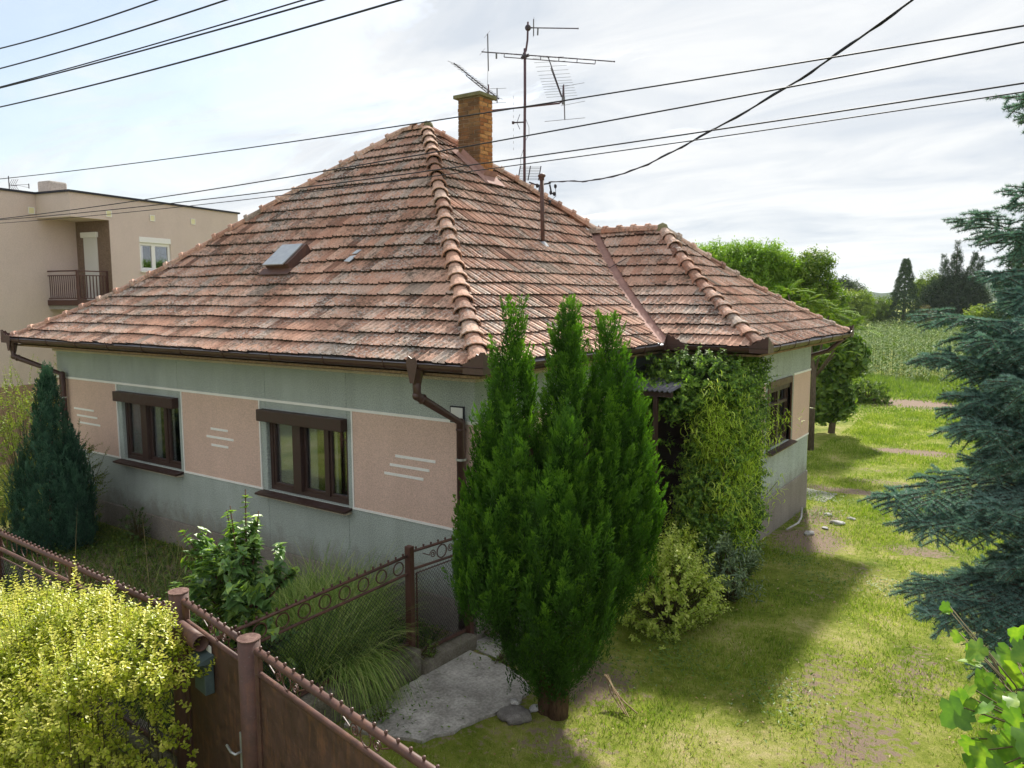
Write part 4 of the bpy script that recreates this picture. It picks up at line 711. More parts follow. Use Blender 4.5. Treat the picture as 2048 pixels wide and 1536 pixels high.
# service mast
sv = empty('service_mast', (-1.91, 4.48, 5.04), 'rusty brown service pipe with mushroom cap standing on the right roof slope', 'mast')
S0 = Vector((-1.91, 4.48, 5.02)); S1 = Vector((-2.0, 4.58, 6.23)); mb = MB(); mb.tube([S0, S1], .036, 12); mb.build('mast_pipe', M['brown_rail'], sv, True)
mb = MB(); mb.ball(S1 + Zv(.03), .07, 12, (1, 1, .6)); mb.tube([S1 + Zv(-.05), S1 + Zv(.03)], .045, 10); mb.build('mast_cap', M['brown_rail'], sv, True)
mb = MB(); mb.tube([S0 + Zv(-.0), S0 + Zv(.09)], [.12, .04], 10); mb.build('mast_flashing', M['flash'], sv)
mb = MB(); c_ = S1 + Zv(-.12)
mb.tube([c_, c_ + Rh * .13 + Zv(.02)], .014, 6); mb.ball(c_ + Rh * .14 + Zv(.03), .025, 8); mb.tube([c_ + Rh * .14, c_ + Rh * .17 + Zv(-.14), c_ + Rh * .24 + Zv(-.19)], .015, 6)
for dx, dz_ in ((.24, -.03), (.22, -.16), (.14, -.30), (-.08, -.02), (.16, -.14)): mb.ball(c_ + Rh * dx + Zv(dz_), .028, 8, (1, 1, 1.5))
mb.tube([c_ + Rh * .24 + Zv(-.03), c_ + Rh * .25 + Zv(-.2), c_ + Rh * .14 + Zv(-.3), c_ + Rh * .03 + Zv(-.2)], .005, 4); mb.tube([c_, S0 + Vector((-.9, -.25, .55))], .003, 3); mb.build('insulators', M['wire'], sv)
# ------------------------------------------------------------------ overhead cables
def cable(label, pts, r, group='overhead lines'):
    mb = MB(); mb.tube(pts, r, 6, False); o = mb.build('power_line' if group else 'service_cable', M['wire'], None, True); tag(o, label, 'cable', group)
def street(y, k, r, x0, x1, label):
    pts = []
    for x in list(np.linspace(x0, x1, 24)): pts.append((x, y, k[0] * x * x + k[1] * x + k[2]))
    s0 = 2 * k[0] * x0 + k[1]; s1 = 2 * k[0] * x1 + k[1]; pts = [(x0 - 14, y, pts[0][2] - 14 * s0)] + pts + [(x1 + 14, y, pts[-1][2] + 14 * s1)]
    cable(label, pts, r)
street(-2.3, (.0017, -.0203, 5.5499), .0048, -9, 9, 'highest of the four long lines crossing in front of the roof')
street(-2.3, (.0021, .0186, 5.2519), .0050, -9, 9, 'second highest of the four long lines crossing in front of the roof')
street(-2.3, (.0021, .0024, 5.1349), .0046, -9, 9, 'third highest of the four long lines crossing in front of the roof')
street(-2.3, (.0022, .0026, 5.0874), .0035, -9, 9, 'lowest and thinnest of the four long lines crossing in front of the roof')
street(-4.2, (.0123, -.0346, 6.0323), .0052, -3, 3, 'topmost cable cutting the upper left corner of the sky')
street(-4.2, (.0061, -.0327, 5.8981), .0052, -3, 3, 'second cable down in the upper left sky')
street(-4.2, (.0028, -.0291, 5.7716), .0042, -3, 3, 'thin cable nearly touching its neighbour in the upper left sky')
street(-4.2, (.0025, -.0345, 5.756), .0050, -3, 4, 'thicker cable of the close pair in the upper left sky')
street(-4.2, (.0045, -.0273, 5.6163), .0052, -3, 4, 'lowest cable of the upper left sky group')
cp = [(-1.87, 4.66, 6.15), (-.846, 3.524, 5.945), (-.3, 3.02, 5.83), (.263, 2.537, 5.755), (.953, 1.924, 5.695), (1.5, 1.44, 5.69), (2.034, .962, 5.715), (2.466, .578, 5.745), (3.177, -.055, 5.80), (3.737, -.553, 5.86), (4.188, -.954, 5.94), (4.643, -1.359, 6.035), (6.0, -2.57, 6.5), (9, -5.2, 7.8)]
pts = []
for i in range(len(cp) - 1):
    for k in range(4): pts.append(Vector(cp[i]).lerp(Vector(cp[i + 1]), k / 4))
cable('thick twisted service cable sagging from the roof mast to the upper right', pts, .0085, None)
mb = MB(); mb.tube([p + Vector((math.sin(i * 1.1) * .012, 0, math.cos(i * 1.1) * .012)) for i, p in enumerate(pts)], .005, 5, False); o = mb.build('messenger_wire', M['wire'], bpy.data.objects['service_cable'])
# ------------------------------------------------------------------ vegetation
UP = np.array([0, 0, 1.])
def shootleaves(P, D, L, nl, ll, lw, T=T_DIA, up=.5, s0=.1, taper=.5, tip=.25, spread=1.0):
    """opposite leaves along straight shoots"""
    n = len(P); D = nrm(D); A = nrm(np.cross(D, rdir(n))); B = np.cross(D, A); out = []
    for k in range(nl):
        s = s0 + (1 - s0) * (k + rng.random(n) * .4) / nl; th = (k % 2) * math.pi / 2 + rng.normal(size=n) * .35
        for sg in (1, -1):
            O = (A * np.cos(th)[:, None] + B * np.sin(th)[:, None]) * sg
            d = nrm(O * spread + D * up + rdir(n) * .25); nn = nrm(D + UP * .6 + rdir(n) * .35)
            sz = (1 - taper * s) * (.75 + .5 * rng.random(n)); c_ = np.clip(.15 + .5 * rng.random(n) + tip * s * 1.6, 0, 1)
            out.append(leafarr(P + D * (L * s)[:, None], d, nn, ll * sz, lw * sz, T, c_))
    return out
def inell(n, c, r, shell=.0):
    d = rdir(n); ph = rng.random(4) * 6; a_ = np.arctan2(d[:, 1], d[:, 0]); rr = (shell + (1 - shell) * rng.random(n)) ** (1 / 3) * (1 + .20 * np.sin(a_ * 3 + d[:, 2] * 4 + ph[0]) + .14 * np.sin(a_ * 5 - d[:, 2] * 7 + ph[1]) + .10 * rng.normal(size=n)); return np.array(c) + d * rr[:, None] * np.array(r), d
# --- lawn blades
def lawn(name, n, x0, x1, y0, y1, h, w_, label, dens=None):
    x = rng.uniform(x0, x1, n); y = y0 + (y1 - y0) * rng.random(n) ** 1.5; keep = rng.random(n) > soil(x, y) * .9
    keep &= ~((x < .15) & (y > -4) & (y < 10)); keep &= ~((x < 1.5) & (y > 4.6) & (y < 9.5))
    inslab = (x > 0) & (x < 1.28) & (y > -2.2) & (y < -.3) & (x - .93 < (y + 2.05) * .75 + .0); inslab |= (x < .8) & (y > -.3) & (y < 1.3); keep &= ~inslab
    cl = np.sin(x * 2.3 + 1.3 * np.sin(y * 1.1)) * np.sin(y * 1.9 + np.sin(x * 1.7)) ; keep &= rng.random(n) < .55 + .45 * cl
    x, y = x[keep], y[keep]; n = len(x); far = np.clip((y + 5) / 25, .0, 1.5); P = np.stack([x, y, gz(x, y) - .005], 1); D = UP + rng.normal(size=(n, 3)) * [.45, .45, 0]
    sz = (.5 + rng.random(n) ** 2 * 1.1) * (1 + .35 * cl[keep]); v, f, r = leafarr(P, D, rdir(n), h * sz * (1 + .5 * far), w_ * (1 + 2.2 * far), T_NEEDLE)
    o = npmesh(name, v, f, GRASS, None, r); return tag(o, label, 'grass', kind='stuff')
lawn('grass', 430000, .1, 8.5, -5.5, 26, .052, .0066, 'short patchy lawn grass in the yard')
lm = leafmat('clover_leaf', (.05, .10, .02), (.10, .19, .03), (.2, .3, .06), .25, .5, .3, 2, .6)
n = 2600; cxy = np.array([(2.4, 5.3), (1.9, 8.9), (2.9, 4.6), (1.7, 10.3), (2.2, .9), (.35, .05), (.3, -1.9), (3.4, .6), (3.9, 5.0), (1.6, .2)])[rng.integers(0, 10, n)] + rng.normal(size=(n, 2)) * .28
v = leafarr(np.stack([cxy[:, 0], cxy[:, 1], gz(cxy[:, 0], cxy[:, 1]) + .02 + rng.random(n) * .05], 1), rdir(n) * [1, 1, .3], UP + rdir(n) * .5, .03 + .03 * rng.random(n), .02, T_DIA); tag(leaves('weeds', lm, None, v), 'small broad leaved weeds scattered in the lawn', 'weeds', kind='stuff')
n = 1500; x = rng.uniform(1.3, 6.5, n); y = rng.uniform(-4.5, 9, n); tag(leaves('leaf_litter', leafmat('fallen_leaf', (.12, .07, .03), (.30, .20, .09), (.55, .45, .28), .1, .8, .1, 2, .3), None, leafarr(np.stack([x, y, gz(x, y) + .02 + .02 * rng.random(n)], 1), rdir(n) * [1, 1, .2], UP + rdir(n) * .5, .02 + .03 * rng.random(n), .018, T_DIA)), 'dry fallen leaves and straw bits scattered over the lawn', 'leaves', kind='stuff')
# --- scale leaf conifers
def conifer(root, name, mt, spind, nplume, plen, nleaf, ll, lw, fill=.6, outw=.45, seed=1):
    """spind: list of (profile[(z, x, y, r)])"""
    P = []; Nn = []; tot = [max(1e-3, sum((b[0] - a[0]) * (a[3] + b[3]) for a, b in zip(s, s[1:]))) for s in spind]
    for s, wgt in zip(spind, tot):
        k = int(nplume * wgt / sum(tot)); zs = np.array([p[0] for p in s]); a = rng.random(k * 3); z = zs[0] + (zs[-1] - zs[0]) * a
        X = np.interp(z, zs, [p[1] for p in s]); Y = np.interp(z, zs, [p[2] for p in s]); Rr = np.interp(z, zs, [p[3] for p in s]); kp = rng.random(len(z)) < Rr / max(p[3] for p in s) * .9 + .1
        z, X, Y, Rr = z[kp][:k], X[kp][:k], Y[kp][:k], Rr[kp][:k]; th = rng.random(len(z)) * 2 * math.pi; lump = 1 + .10 * np.sin(th * 5 + z * 3) + .07 * np.sin(th * 9 - z * 6)
        dr = np.where(rng.random(len(z)) < fill, 1.05 - .24 * rng.random(len(z)), .35 + .45 * rng.random(len(z))); o_ = np.stack([np.cos(th), np.sin(th), 0 * th], 1)
        P.append(np.stack([X, Y, z], 1) + o_ * (Rr * dr * lump)[:, None]); Nn.append(o_)
    P = np.concatenate(P); O = np.concatenate(Nn); n = len(P); D = nrm(UP + O * outw + rng.normal(size=(n, 3)) * .16); L = plen * (.6 + .7 * rng.random(n)); P = P - D * (L * .55)[:, None]
    S = nrm(np.cross(D, O) + rdir(n) * .5); base = rng.random(n) * .35; out = []
    for k in range(nleaf):
        s = rng.random(n) ** .8; wid = np.sin(np.pi * np.clip(s ** .8 * .93 + .06, 0, 1)) ** .8 * plen * .135; sd = rng.normal(size=n) * .6
        C = P + D * (L * s)[:, None] + S * (wid * sd)[:, None] + np.cross(S, D) * (wid * rng.normal(size=n) * .32)[:, None]
        d = nrm(D * 1.0 + S * (sd * .9)[:, None] + rdir(n) * .22 + O * .15); out.append(leafarr(C, d, nrm(O + UP * .3 + rdir(n) * .5), ll * (.6 + .7 * rng.random(n)), lw, T_DIA, np.clip(base * .8 + s * s * .65 + rng.normal(size=n) * .05, 0, 1)))
    return leaves(name, mt, root, *out)
thm = leafmat('thuja_sprays', (.012, .035, .008), (.055, .15, .014), (.21, .42, .03), .34, .65, .2, 3.5, .6)
th = empty('thuja', (1.6, -.85, 0), 'large dense green thuja with three pointed tips in front of the house corner', 'tree')
c1 = lambda z: (1.62 + .02 * z, -.86 + .05 * z)
conifer(th, 'crown', thm, [[(.30, 1.64, -.92, .14), (.5, 1.63, -.92, .34), (.75, 1.62, -.90, .50), (1.1, 1.60, -.85, .66), (1.6, 1.58, -.76, .82), (2.0, 1.57, -.74, .86), (2.35, 1.57, -.72, .74), (2.7, 1.56, -.68, .46)],
   [(1.8, 1.22, -.92, .45), (2.4, 1.16, -.90, .33), (2.9, 1.11, -.86, .28), (3.4, 1.11, -.82, .17), (3.93, 1.105, -.81, .03)],
   [(1.8, 1.62, -.7, .45), (2.4, 1.60, -.60, .34), (2.9, 1.57, -.52, .26), (3.4, 1.565, -.49, .17), (3.93, 1.562, -.49, .03)],
   [(1.8, 2.0, -.42, .45), (2.4, 2.02, -.30, .34), (2.9, 1.95, -.27, .26), (3.4, 1.90, -.27, .16), (3.82, 1.886, -.28, .03)],
   [(1.2, 1.05, -1.22, .30), (1.8, 1.03, -1.18, .27), (2.4, 1.0, -1.13, .13), (2.75, 1.0, -1.12, .03)], [(1.2, 1.9, -1.25, .32), (1.9, 1.9, -1.2, .26), (2.5, 1.9, -1.1, .13), (2.95, 1.9, -1.05, .03)], [(1.2, 1.35, -1.5, .30), (1.8, 1.38, -1.42, .24), (2.4, 1.4, -1.3, .12), (2.8, 1.4, -1.25, .03)],
   [(1.3, 2.1, -.4, .30), (1.9, 2.14, -.28, .26), (2.5, 2.15, -.22, .14), (3.1, 2.15, -.2, .03)]], 2700, .50, 120, .041, .0125, fill=.74, outw=.26)
mb = MB(); mb.tube([(1.6, -.9, -.05), (1.58, -.88, .35), (1.5, -.8, 1.6), (1.3, -.85, 2.8)], [.12, .09, .06, .03], 10); mb.tube([(1.72, -.93, -.05), (1.74, -.88, .4), (1.75, -.7, 1.6), (1.8, -.5, 2.8)], [.11, .085, .06, .03], 10); mb.tube([(1.66, -.8, -.05), (1.64, -.74, .5), (1.6, -.6, 2.8)], [.1, .08, .03], 10); mb.build('trunk', M['barkred'], th, True)
jm = leafmat('juniper_sprays', (.014, .05, .032), (.04, .11, .066), (.09, .20, .12), .15, .6, .25, 1.6, .3)
ju = empty('juniper', (-7.9, -1.25, 0), 'narrow blue green column juniper at the left end of the front wall', 'tree')
conifer(ju, 'crown', jm, [[(.0, -8.0, -1.3, .5), (.5, -7.95, -1.28, .56), (1.1, -7.9, -1.25, .52), (1.7, -7.86, -1.22, .36), (2.2, -7.84, -1.2, .2), (2.95, -7.82, -1.2, .05)], [(.2, -7.5, -1.1, .3), (1.0, -7.45, -1.1, .28), (1.6, -7.5, -1.1, .16), (1.95, -7.5, -1.1, .04)]], 1100, .42, 46, .06, .015, fill=.7, outw=.10)
mb = MB(); mb.tube([(-7.9, -1.25, -.05), (-7.85, -1.2, 1.8)], [.07, .03], 8); mb.build('trunk', M['barkred'], ju, True)
# --- golden privet hedge
hg = empty('privet_hedge', (-1.2, -4.5, 0), 'golden yellow privet hedge on the street side of the fence', 'hedge')
hm_ = leafmat('privet_leaf', (.05, .13, .012), (.40, .46, .035), (1.0, .88, .26), .38, .38, .5, 6.0, .9)
def hedge_top(x, y): return 1.60 + .10 * np.sin(x * 3.1 + 1) + .08 * np.sin(x * 7.3 + y * 4) + .22 * np.exp(-((x + .75) / .4) ** 2) - .55 * np.clip(x + .05, 0, 1) - .30 * np.clip(-x - 1.15, 0, 1.0)
ns = 6400; x = rng.uniform(-4.2, .3, ns); y = rng.uniform(-5.35, -3.82, ns); ztop = hedge_top(x, y) * (1 - .35 * np.clip((-4.55 - y) / .8, 0, 1) ** 2); face = rng.random(ns); zz_ = np.where(face < .5, ztop - .18 - .08 * rng.random(ns), ztop * rng.random(ns) ** .7 - .15)
edge = np.maximum(x / .42, 0) ** 3; zz_ = np.maximum(zz_, .02)
D = nrm(UP * 1.3 + rng.normal(size=(ns, 3)) * .45 + np.stack([.5 * np.clip((x - .0) * 3, -.1, 1.4), -.55 - .5 * rng.random(ns), 0 * x], 1) * (face >= .5)[:, None] + rng.normal(size=(ns, 3)) * .25); L = .12 + .12 * rng.random(ns)
Pp = np.stack([x, y, zz_], 1); parts = shootleaves(Pp, D, L, 6, .047, .028, T_HEX, up=.45, s0=.05, tip=.3)
k = 130; x2 = rng.uniform(-4, .1, k); y2 = rng.uniform(-4.9, -3.95, k); P2 = np.stack([x2, y2, hedge_top(x2, y2) - .12], 1); D2 = nrm(UP + rng.normal(size=(k, 3)) * .16); L2 = .22 + .2 * rng.random(k); parts += shootleaves(P2, D2, L2, 13, .040, .024, T_HEX, up=.35, s0=.1, tip=.4)
leaves('foliage', hm_, hg, *parts)
v, f, r = joinarr([sticks(Pp, Pp + D * L[:, None], .0022, .001), sticks(P2, P2 + D2 * L2[:, None], .0028, .001), sticks(np.stack([x[:90], y[:90], 0 * x[:90]], 1), Pp[:90], .006, .003)]); npmesh('stems', v, f, M['twig'], hg, r)
# --- lilac bush
li = empty('lilac_bush', (-.75, -2.7, 0), 'large leaved lilac bush behind the mailbox gate', 'bush')
lim = leafmat('lilac_leaf', (.06, .13, .045), (.13, .25, .075), (.42, .58, .07), .35, .38, .5, 1.5, .35)
P = []; D = []; L = []; tr = MB(); tr.tube([(-.62, -2.78, -.05), (-.64, -2.76, .7), (-.62, -2.74, 1.2), (-.72, -2.7, 1.6)], [.05, .042, .035, .02], 9)
tips = [(-.77, -2.63, 2.30), (-.85, -2.75, 2.15), (-.98, -2.7, 2.08), (-.62, -2.6, 2.1), (-1.28, -3.02, 1.92), (-1.2, -2.95, 1.7), (-.42, -2.5, 1.62), (-.33, -2.43, 1.55), (-.55, -2.6, 1.45), (-.5, -2.75, 1.2), (-.36, -2.62, .95), (-.30, -2.75, 1.15), (-1.05, -2.95, 1.35), (-.9, -2.95, 1.2), (-1.1, -2.85, 1.5), (-.7, -2.9, 1.5), (-.7, -3.0, 1.05), (-.9, -3.05, .95), (-.5, -2.95, .9), (-1.15, -3.05, 1.1), (-.75, -2.6, 1.85), (-.95, -2.85, 1.8), (-.6, -2.8, 1.75), (-.35, -2.95, .75)]
for t3 in tips:
    t3 = Vector(t3); b = Vector((-.66 + random.gauss(0, .04), -2.76 + random.gauss(0, .04), min(t3.z - .45, 1.2) + random.gauss(0, .05))); tr.tube([b, b.lerp(t3, .5) + Vector((0, 0, -.04)), t3], [.014, .010, .005], 6)
    P.append(b.lerp(t3, .22)); D.append(t3 - b.lerp(t3, .22)); L.append((t3 - b.lerp(t3, .22)).length)
    for _ in range(2):
        s_ = b.lerp(t3, random.uniform(.3, .7)); e3 = s_ + Vector((random.gauss(0, .16), random.gauss(0, .14), random.uniform(.05, .25))); tr.tube([s_, e3], [.007, .004], 5); P.append(s_); D.append(e3 - s_); L.append((e3 - s_).length)
for _ in range(60):
    e3 = Vector((-.82 + random.gauss(0, .30), -2.82 + random.gauss(0, .22), random.uniform(.5, 2.0))); s_ = e3 - Vector((random.gauss(0, .1), random.gauss(0, .1), .3)); P.append(s_); D.append(e3 - s_); L.append((e3 - s_).length)
tr.build('branches', M['barkred'], li, True); P, D, L = np.array([tuple(p) for p in P]), np.array([tuple(d) for d in D]), np.array(L)
leaves('foliage', lim, li, *shootleaves(P, D, L, 10, .115, .085, T_HEART, up=.15, s0=.05, taper=.4, tip=.12), *shootleaves(P, D, L, 4, .085, .06, T_HEART, up=.3, s0=.5, taper=.3, tip=.25))
# --- ornamental grass
gm = leafmat('tall_grass_blade', (.08, .16, .03), (.20, .32, .06), (.50, .54, .20), .3, .5, .3, 1.2, .4)
og = empty('ornamental_grass', (-.75, -1.7, 0), 'arching fountain of tall green ornamental grass behind the mesh fence', 'grass plant')
n = 4200; cc_ = np.array([(-.75, -1.55), (-1.2, -.9), (-.6, -2.1), (-1.35, -1.6), (-1.6, -1.1)])[rng.integers(0, 5, n)] + rng.normal(size=(n, 2)) * .13; an = rng.random(n) * 6.28; le = .25 + .55 * rng.random(n)
leaves('blades', gm, og, blades(np.stack([cc_[:, 0], cc_[:, 1], np.full(n, .02)], 1), np.stack([np.cos(an) * le, np.sin(an) * le, np.ones(n)], 1), 1.25 + .7 * rng.random(n), .009, .35 + .35 * rng.random(n), 6))
og2 = empty('ornamental_grass', (-.3, -1.15, 0), 'drooping grass tuft spilling through the side fence onto the footing', 'grass plant')
n = 420; an = rng.normal(size=n) * .55 - .35; le = .7 + .5 * rng.random(n); leaves('blades', gm, og2, blades(np.stack([-.32 + rng.normal(size=n) * .07, -1.75 + rng.normal(size=n) * .14, np.full(n, .3)], 1), np.stack([np.cos(an) * le, np.sin(an) * le, np.ones(n) * .95], 1), .75 + .35 * rng.random(n), .009, .75 + .5 * rng.random(n), 7))
dgm = leafmat('dry_stalk', (.16, .12, .05), (.30, .23, .11), (.42, .34, .18), .2, .7, .1, 1.2, .3)
def tuft(label, c_, n, h, spread, mt, w_=.006, cat='weeds', wob=.4, name='dry_weeds', par='stalks'):
    t_ = empty(name, (*c_, 0), label, cat); P = np.stack([c_[0] + rng.normal(size=n) * spread, c_[1] + rng.normal(size=n) * spread, np.zeros(n)], 1); leaves(par, mt, t_, blades(P, UP + rng.normal(size=(n, 3)) * [wob, wob, 0], h * (.5 + .6 * rng.random(n)), w_, .1 + .4 * rng.random(n), 5)); return t_
tuft('tall dry weed stalks between the golden hedge and the lilac', (-1.25, -2.6), 220, 1.45, .22, dgm, .005, wob=.2); tuft('dry bronze grass stalks leaning over the fence below the juniper', (-4.2, -2.5), 150, 1.35, .4, dgm, .007, wob=.35); tuft('thin brown twiggy weeds against the front wall below the two windows', (-5.0, -.5), 90, 1.15, .28, dgm, .005, wob=.25)
tuft('rough green grass under the front windows', (-3.2, -1.6), 1500, .55, 1.1, gm, .007, 'grass plant', .45, 'wild_grass', 'blades'); tuft('rough green grass beside the footing and the gate', (-.9, -2.7), 900, .5, .5, gm, .007, 'grass plant', .45, 'wild_grass', 'blades')
ug = leafmat('garden_weed_leaf', (.03, .065, .012), (.07, .13, .02), (.20, .26, .05), .25, .6, .2, 1.5, .6)
n = 15000; x = rng.uniform(-9.5, -.35, n); y = rng.uniform(-3.3, -.12, n); hh = .10 + .22 * rng.random(n) * (1 + .6 * np.sin(x * 2.1) * np.sin(y * 3)); tag(leaves('undergrowth', ug, None, blades(np.stack([x, y, 0 * x], 1), UP + rng.normal(size=(n, 3)) * [.7, .7, 0], hh, .014, .5, 4), leafarr(np.stack([x[:9000], y[:9000], hh[:9000] * .7 * rng.random(9000)], 1), rdir(9000) * [1, 1, .3], UP + rdir(9000) * .5, .05, .03, T_DIA)), 'dark weedy undergrowth in the front garden below the windows', 'weeds', kind='stuff')
# --- simple shrub helper
def shrub(name, label, cat, c_, r_, n, nl, ll, lw, mt, T=T_DIA, Ls=(.15, .35), up=.6, spread=1., stem='twig', base=None, dirs=.8, shell=.55, droop=0, group=None):
    o = empty(name, (c_[0], c_[1], 0), label, cat, group); P, d = inell(n, c_, r_, shell); d[:, 2] = np.abs(d[:, 2]) * .8 + .1 - droop; P[:, 2] = np.maximum(P[:, 2], .03 + gz(P[:, 0], P[:, 1])); D = nrm(d * dirs + UP * (1 - dirs) + rng.normal(size=(n, 3)) * .25); L = rng.uniform(*Ls, n); P0 = P - D * (L * .6)[:, None]
    leaves('foliage', mt, o, *shootleaves(P0, D, L, nl, ll, lw, T, up=up, s0=.1, spread=spread)); bs = np.array(base or (c_[0], c_[1], max(c_[2] - r_[2], float(gz(c_[0], c_[1]))))); m_ = min(n, 160)
    v, f, r = joinarr([sticks(P0, P0 + D * L[:, None], .003, .0015), sticks(np.repeat(bs[None], m_, 0) + rng.normal(size=(m_, 3)) * [.05, .05, 0], P0[:m_], .012, .003)]); npmesh('stems', v, f, M[stem], o, r); return o
vg = leafmat('variegated_leaf', (.13, .23, .03), (.38, .48, .07), (.72, .74, .24), .38, .45, .4, 2, .4)
shrub('variegated_shrub', 'pale yellow green variegated shrub between the thuja and the climber', 'bush', (1.72, 1.75, .42), (.56, .66, .74), 620, 6, .066, .038, vg, T_OVAL, (.15, .3))
lr = leafmat('laurel_leaf', (.04, .09, .04), (.10, .17, .08), (.30, .40, .16), .15, .28, .6, 2, .4)
shrub('narrow_leaf_shrub', 'low dark shrub with long glossy leaves at the foot of the climber', 'bush', (2.05, 3.05, .38), (.42, .5, .42), 170, 6, .12, .03, lr, T_DIA, (.2, .4))
yl = leafmat('yellow_green_leaf', (.10, .16, .02), (.22, .30, .04), (.42, .46, .10), .35, .5, .3, 2, .4)
shrub('young_shrub', 'bright lanceolate sprigs low in front of the variegated shrub', 'bush', (1.95, 2.25, .28), (.26, .3, .25), 40, 6, .12, .034, yl, T_DIA, (.2, .35))
dk_ = leafmat('dark_green_leaf', (.015, .045, .012), (.04, .095, .02), (.12, .2, .035), .2, .4, .4, 1.5, .4)
shrub('evergreen_shrub', 'dark evergreen shrub squeezed between the juniper and the downpipe', 'bush', (-8.6, -.55, .85), (.75, .4, .95), 420, 7, .05, .026, leafmat('mid_green_leaf', (.03, .07, .01), (.09, .16, .02), (.28, .33, .05), .25, .5, .3, 2, .5), T_DIA, (.15, .35))
shrub('tall_shrub', 'tall loose yellow green shrub behind the juniper in front of the beige house', 'bush', (-11.3, -.2, 1.0), (1.2, 1.1, 1.5), 900, 8, .06, .034, yl, T_DIA, (.25, .6)); shrub('tall_shrub', 'upright pale sprays rising beside the left downpipe', 'bush', (-11.0, .8, 2.3), (.45, .4, .9), 160, 9, .06, .032, yl, T_DIA, (.3, .6))
shrub('small_shrub', 'small dark green shrub alone against the concrete plinth', 'bush', (-7.0, -.32, .25), (.32, .22, .35), 70, 6, .05, .03, dk_, T_DIA, (.1, .25))
for c_, lab in (((.18, .15, .18), 'wispy weed hanging beside the house corner'), ((.33, -2.0, .08), 'leafy green weed at the near end of the footing'), ((.05, -.95, .25), 'small clover like weed growing on the footing'), ((.62, -.35, .1), 'weed in the joint between the two slabs')):
    shrub('weed_plant', lab, 'weed', c_, (.1, .12, .12), 26, 4, .035, .018, lm, T_DIA, (.05, .14))
# --- climber on the extension corner
cv = leafmat('climber_leaf', (.02, .065, .012), (.08, .18, .022), (.34, .52, .06), .34, .6, .45, 1.6, .35)
cl_ = empty('climbing_vine', (1.3, 4.4, 0), 'dark green climber smothering the porch and corner of the extension', 'climber')
def blob(n, bl):
    wts = np.array([b[3] * b[4] * b[5] for b in bl]) ** .67; idx = rng.choice(len(bl), n, p=wts / wts.sum()); B = np.array(bl)[idx]; d = rdir(n); rr = rng.random(n) ** .22; return B[:, :3] + d * B[:, 3:6] * rr[:, None], d
P, d = blob(5200, [(1.15, 4.1, 2.85, .8, .5, .38), (1.5, 4.3, 2.3, .42, .55, .6), (1.48, 4.05, 1.7, .42, .55, .6), (1.5, 3.85, 1.0, .5, .6, .6), (1.45, 3.7, .35, .6, .6, .45), (.85, 3.7, 2.62, .5, .45, .24), (1.62, 4.9, 2.9, .22, .7, .35), (1.62, 5.1, 2.2, .2, .4, .4), (1.6, 5.0, 1.2, .2, .5, .5), (1.7, 4.3, 1.9, .35, .4, .3), (1.8, 4.2, .8, .3, .4, .4)])
D = nrm(d + [.25, -.5, .1] + rng.normal(size=d.shape) * .5); L = rng.uniform(.12, .3, len(P)); pr = shootleaves(P, D, L, 5, .062, .045, T_HEART, up=.3)
run_ = [((.9, 4.0, 2.8), (.2, 3.6, 3.0)), ((1.0, 3.9, 3.1), (.5, 3.5, 3.25)), ((.9, 3.7, 2.55), (.1, 3.3, 2.5)), ((1.1, 4.1, 2.9), (.45, 3.85, 3.02)), ((1.1, 4.1, 2.75), (.35, 3.7, 2.6)), ((.9, 3.9, 2.5), (.15, 3.5, 2.35)), ((1.3, 4.2, 3.0), (.95, 3.9, 3.2)), ((1.5, 4.3, 3.0), (1.35, 4.0, 3.28)), ((.9, 3.9, 1.9), (.5, 3.6, 1.95)), ((.9, 3.9, 1.45), (.45, 3.6, 1.4)), ((1.6, 4.6, 2.4), (1.75, 5.3, 2.45)), ((1.6, 4.7, 1.9), (1.72, 5.4, 2.0)), ((1.6, 4.6, 2.9), (1.74, 5.5, 2.95))]
Pr, Dr, Lr = [], [], []
for a, b in run_:
    a, b = np.array(a), np.array(b)
    for k in range(9): p = a + (b - a) * k / 9; Pr.append(p); Dr.append((b - a) * .6 + rng.normal(size=3) * .25 + [0, -.1, .15]); Lr.append(.22)
pr += shootleaves(np.array(Pr), np.array(Dr), np.array(Lr), 6, .06, .042, T_HEART, up=.35, tip=.4); leaves('foliage', cv, cl_, *pr)
v, f, r = joinarr([sticks(P, P + D * L[:, None], .003, .0015), sticks(np.array([a for a, b in run_]), np.array([b for a, b in run_]), .006, .003)]); npmesh('stems', v, f, M['twig'], cl_, r); mb = MB(); [mb.tube([(1.3 + .1 * k, 4.3, -.2), (1.2 + .15 * k, 4.35, 1.2), (1.1 + .2 * k, 4.3, 2.6)], [.03, .025, .015], 6) for k in range(3)]; mb.build('trunk', M['bark'], cl_, True)
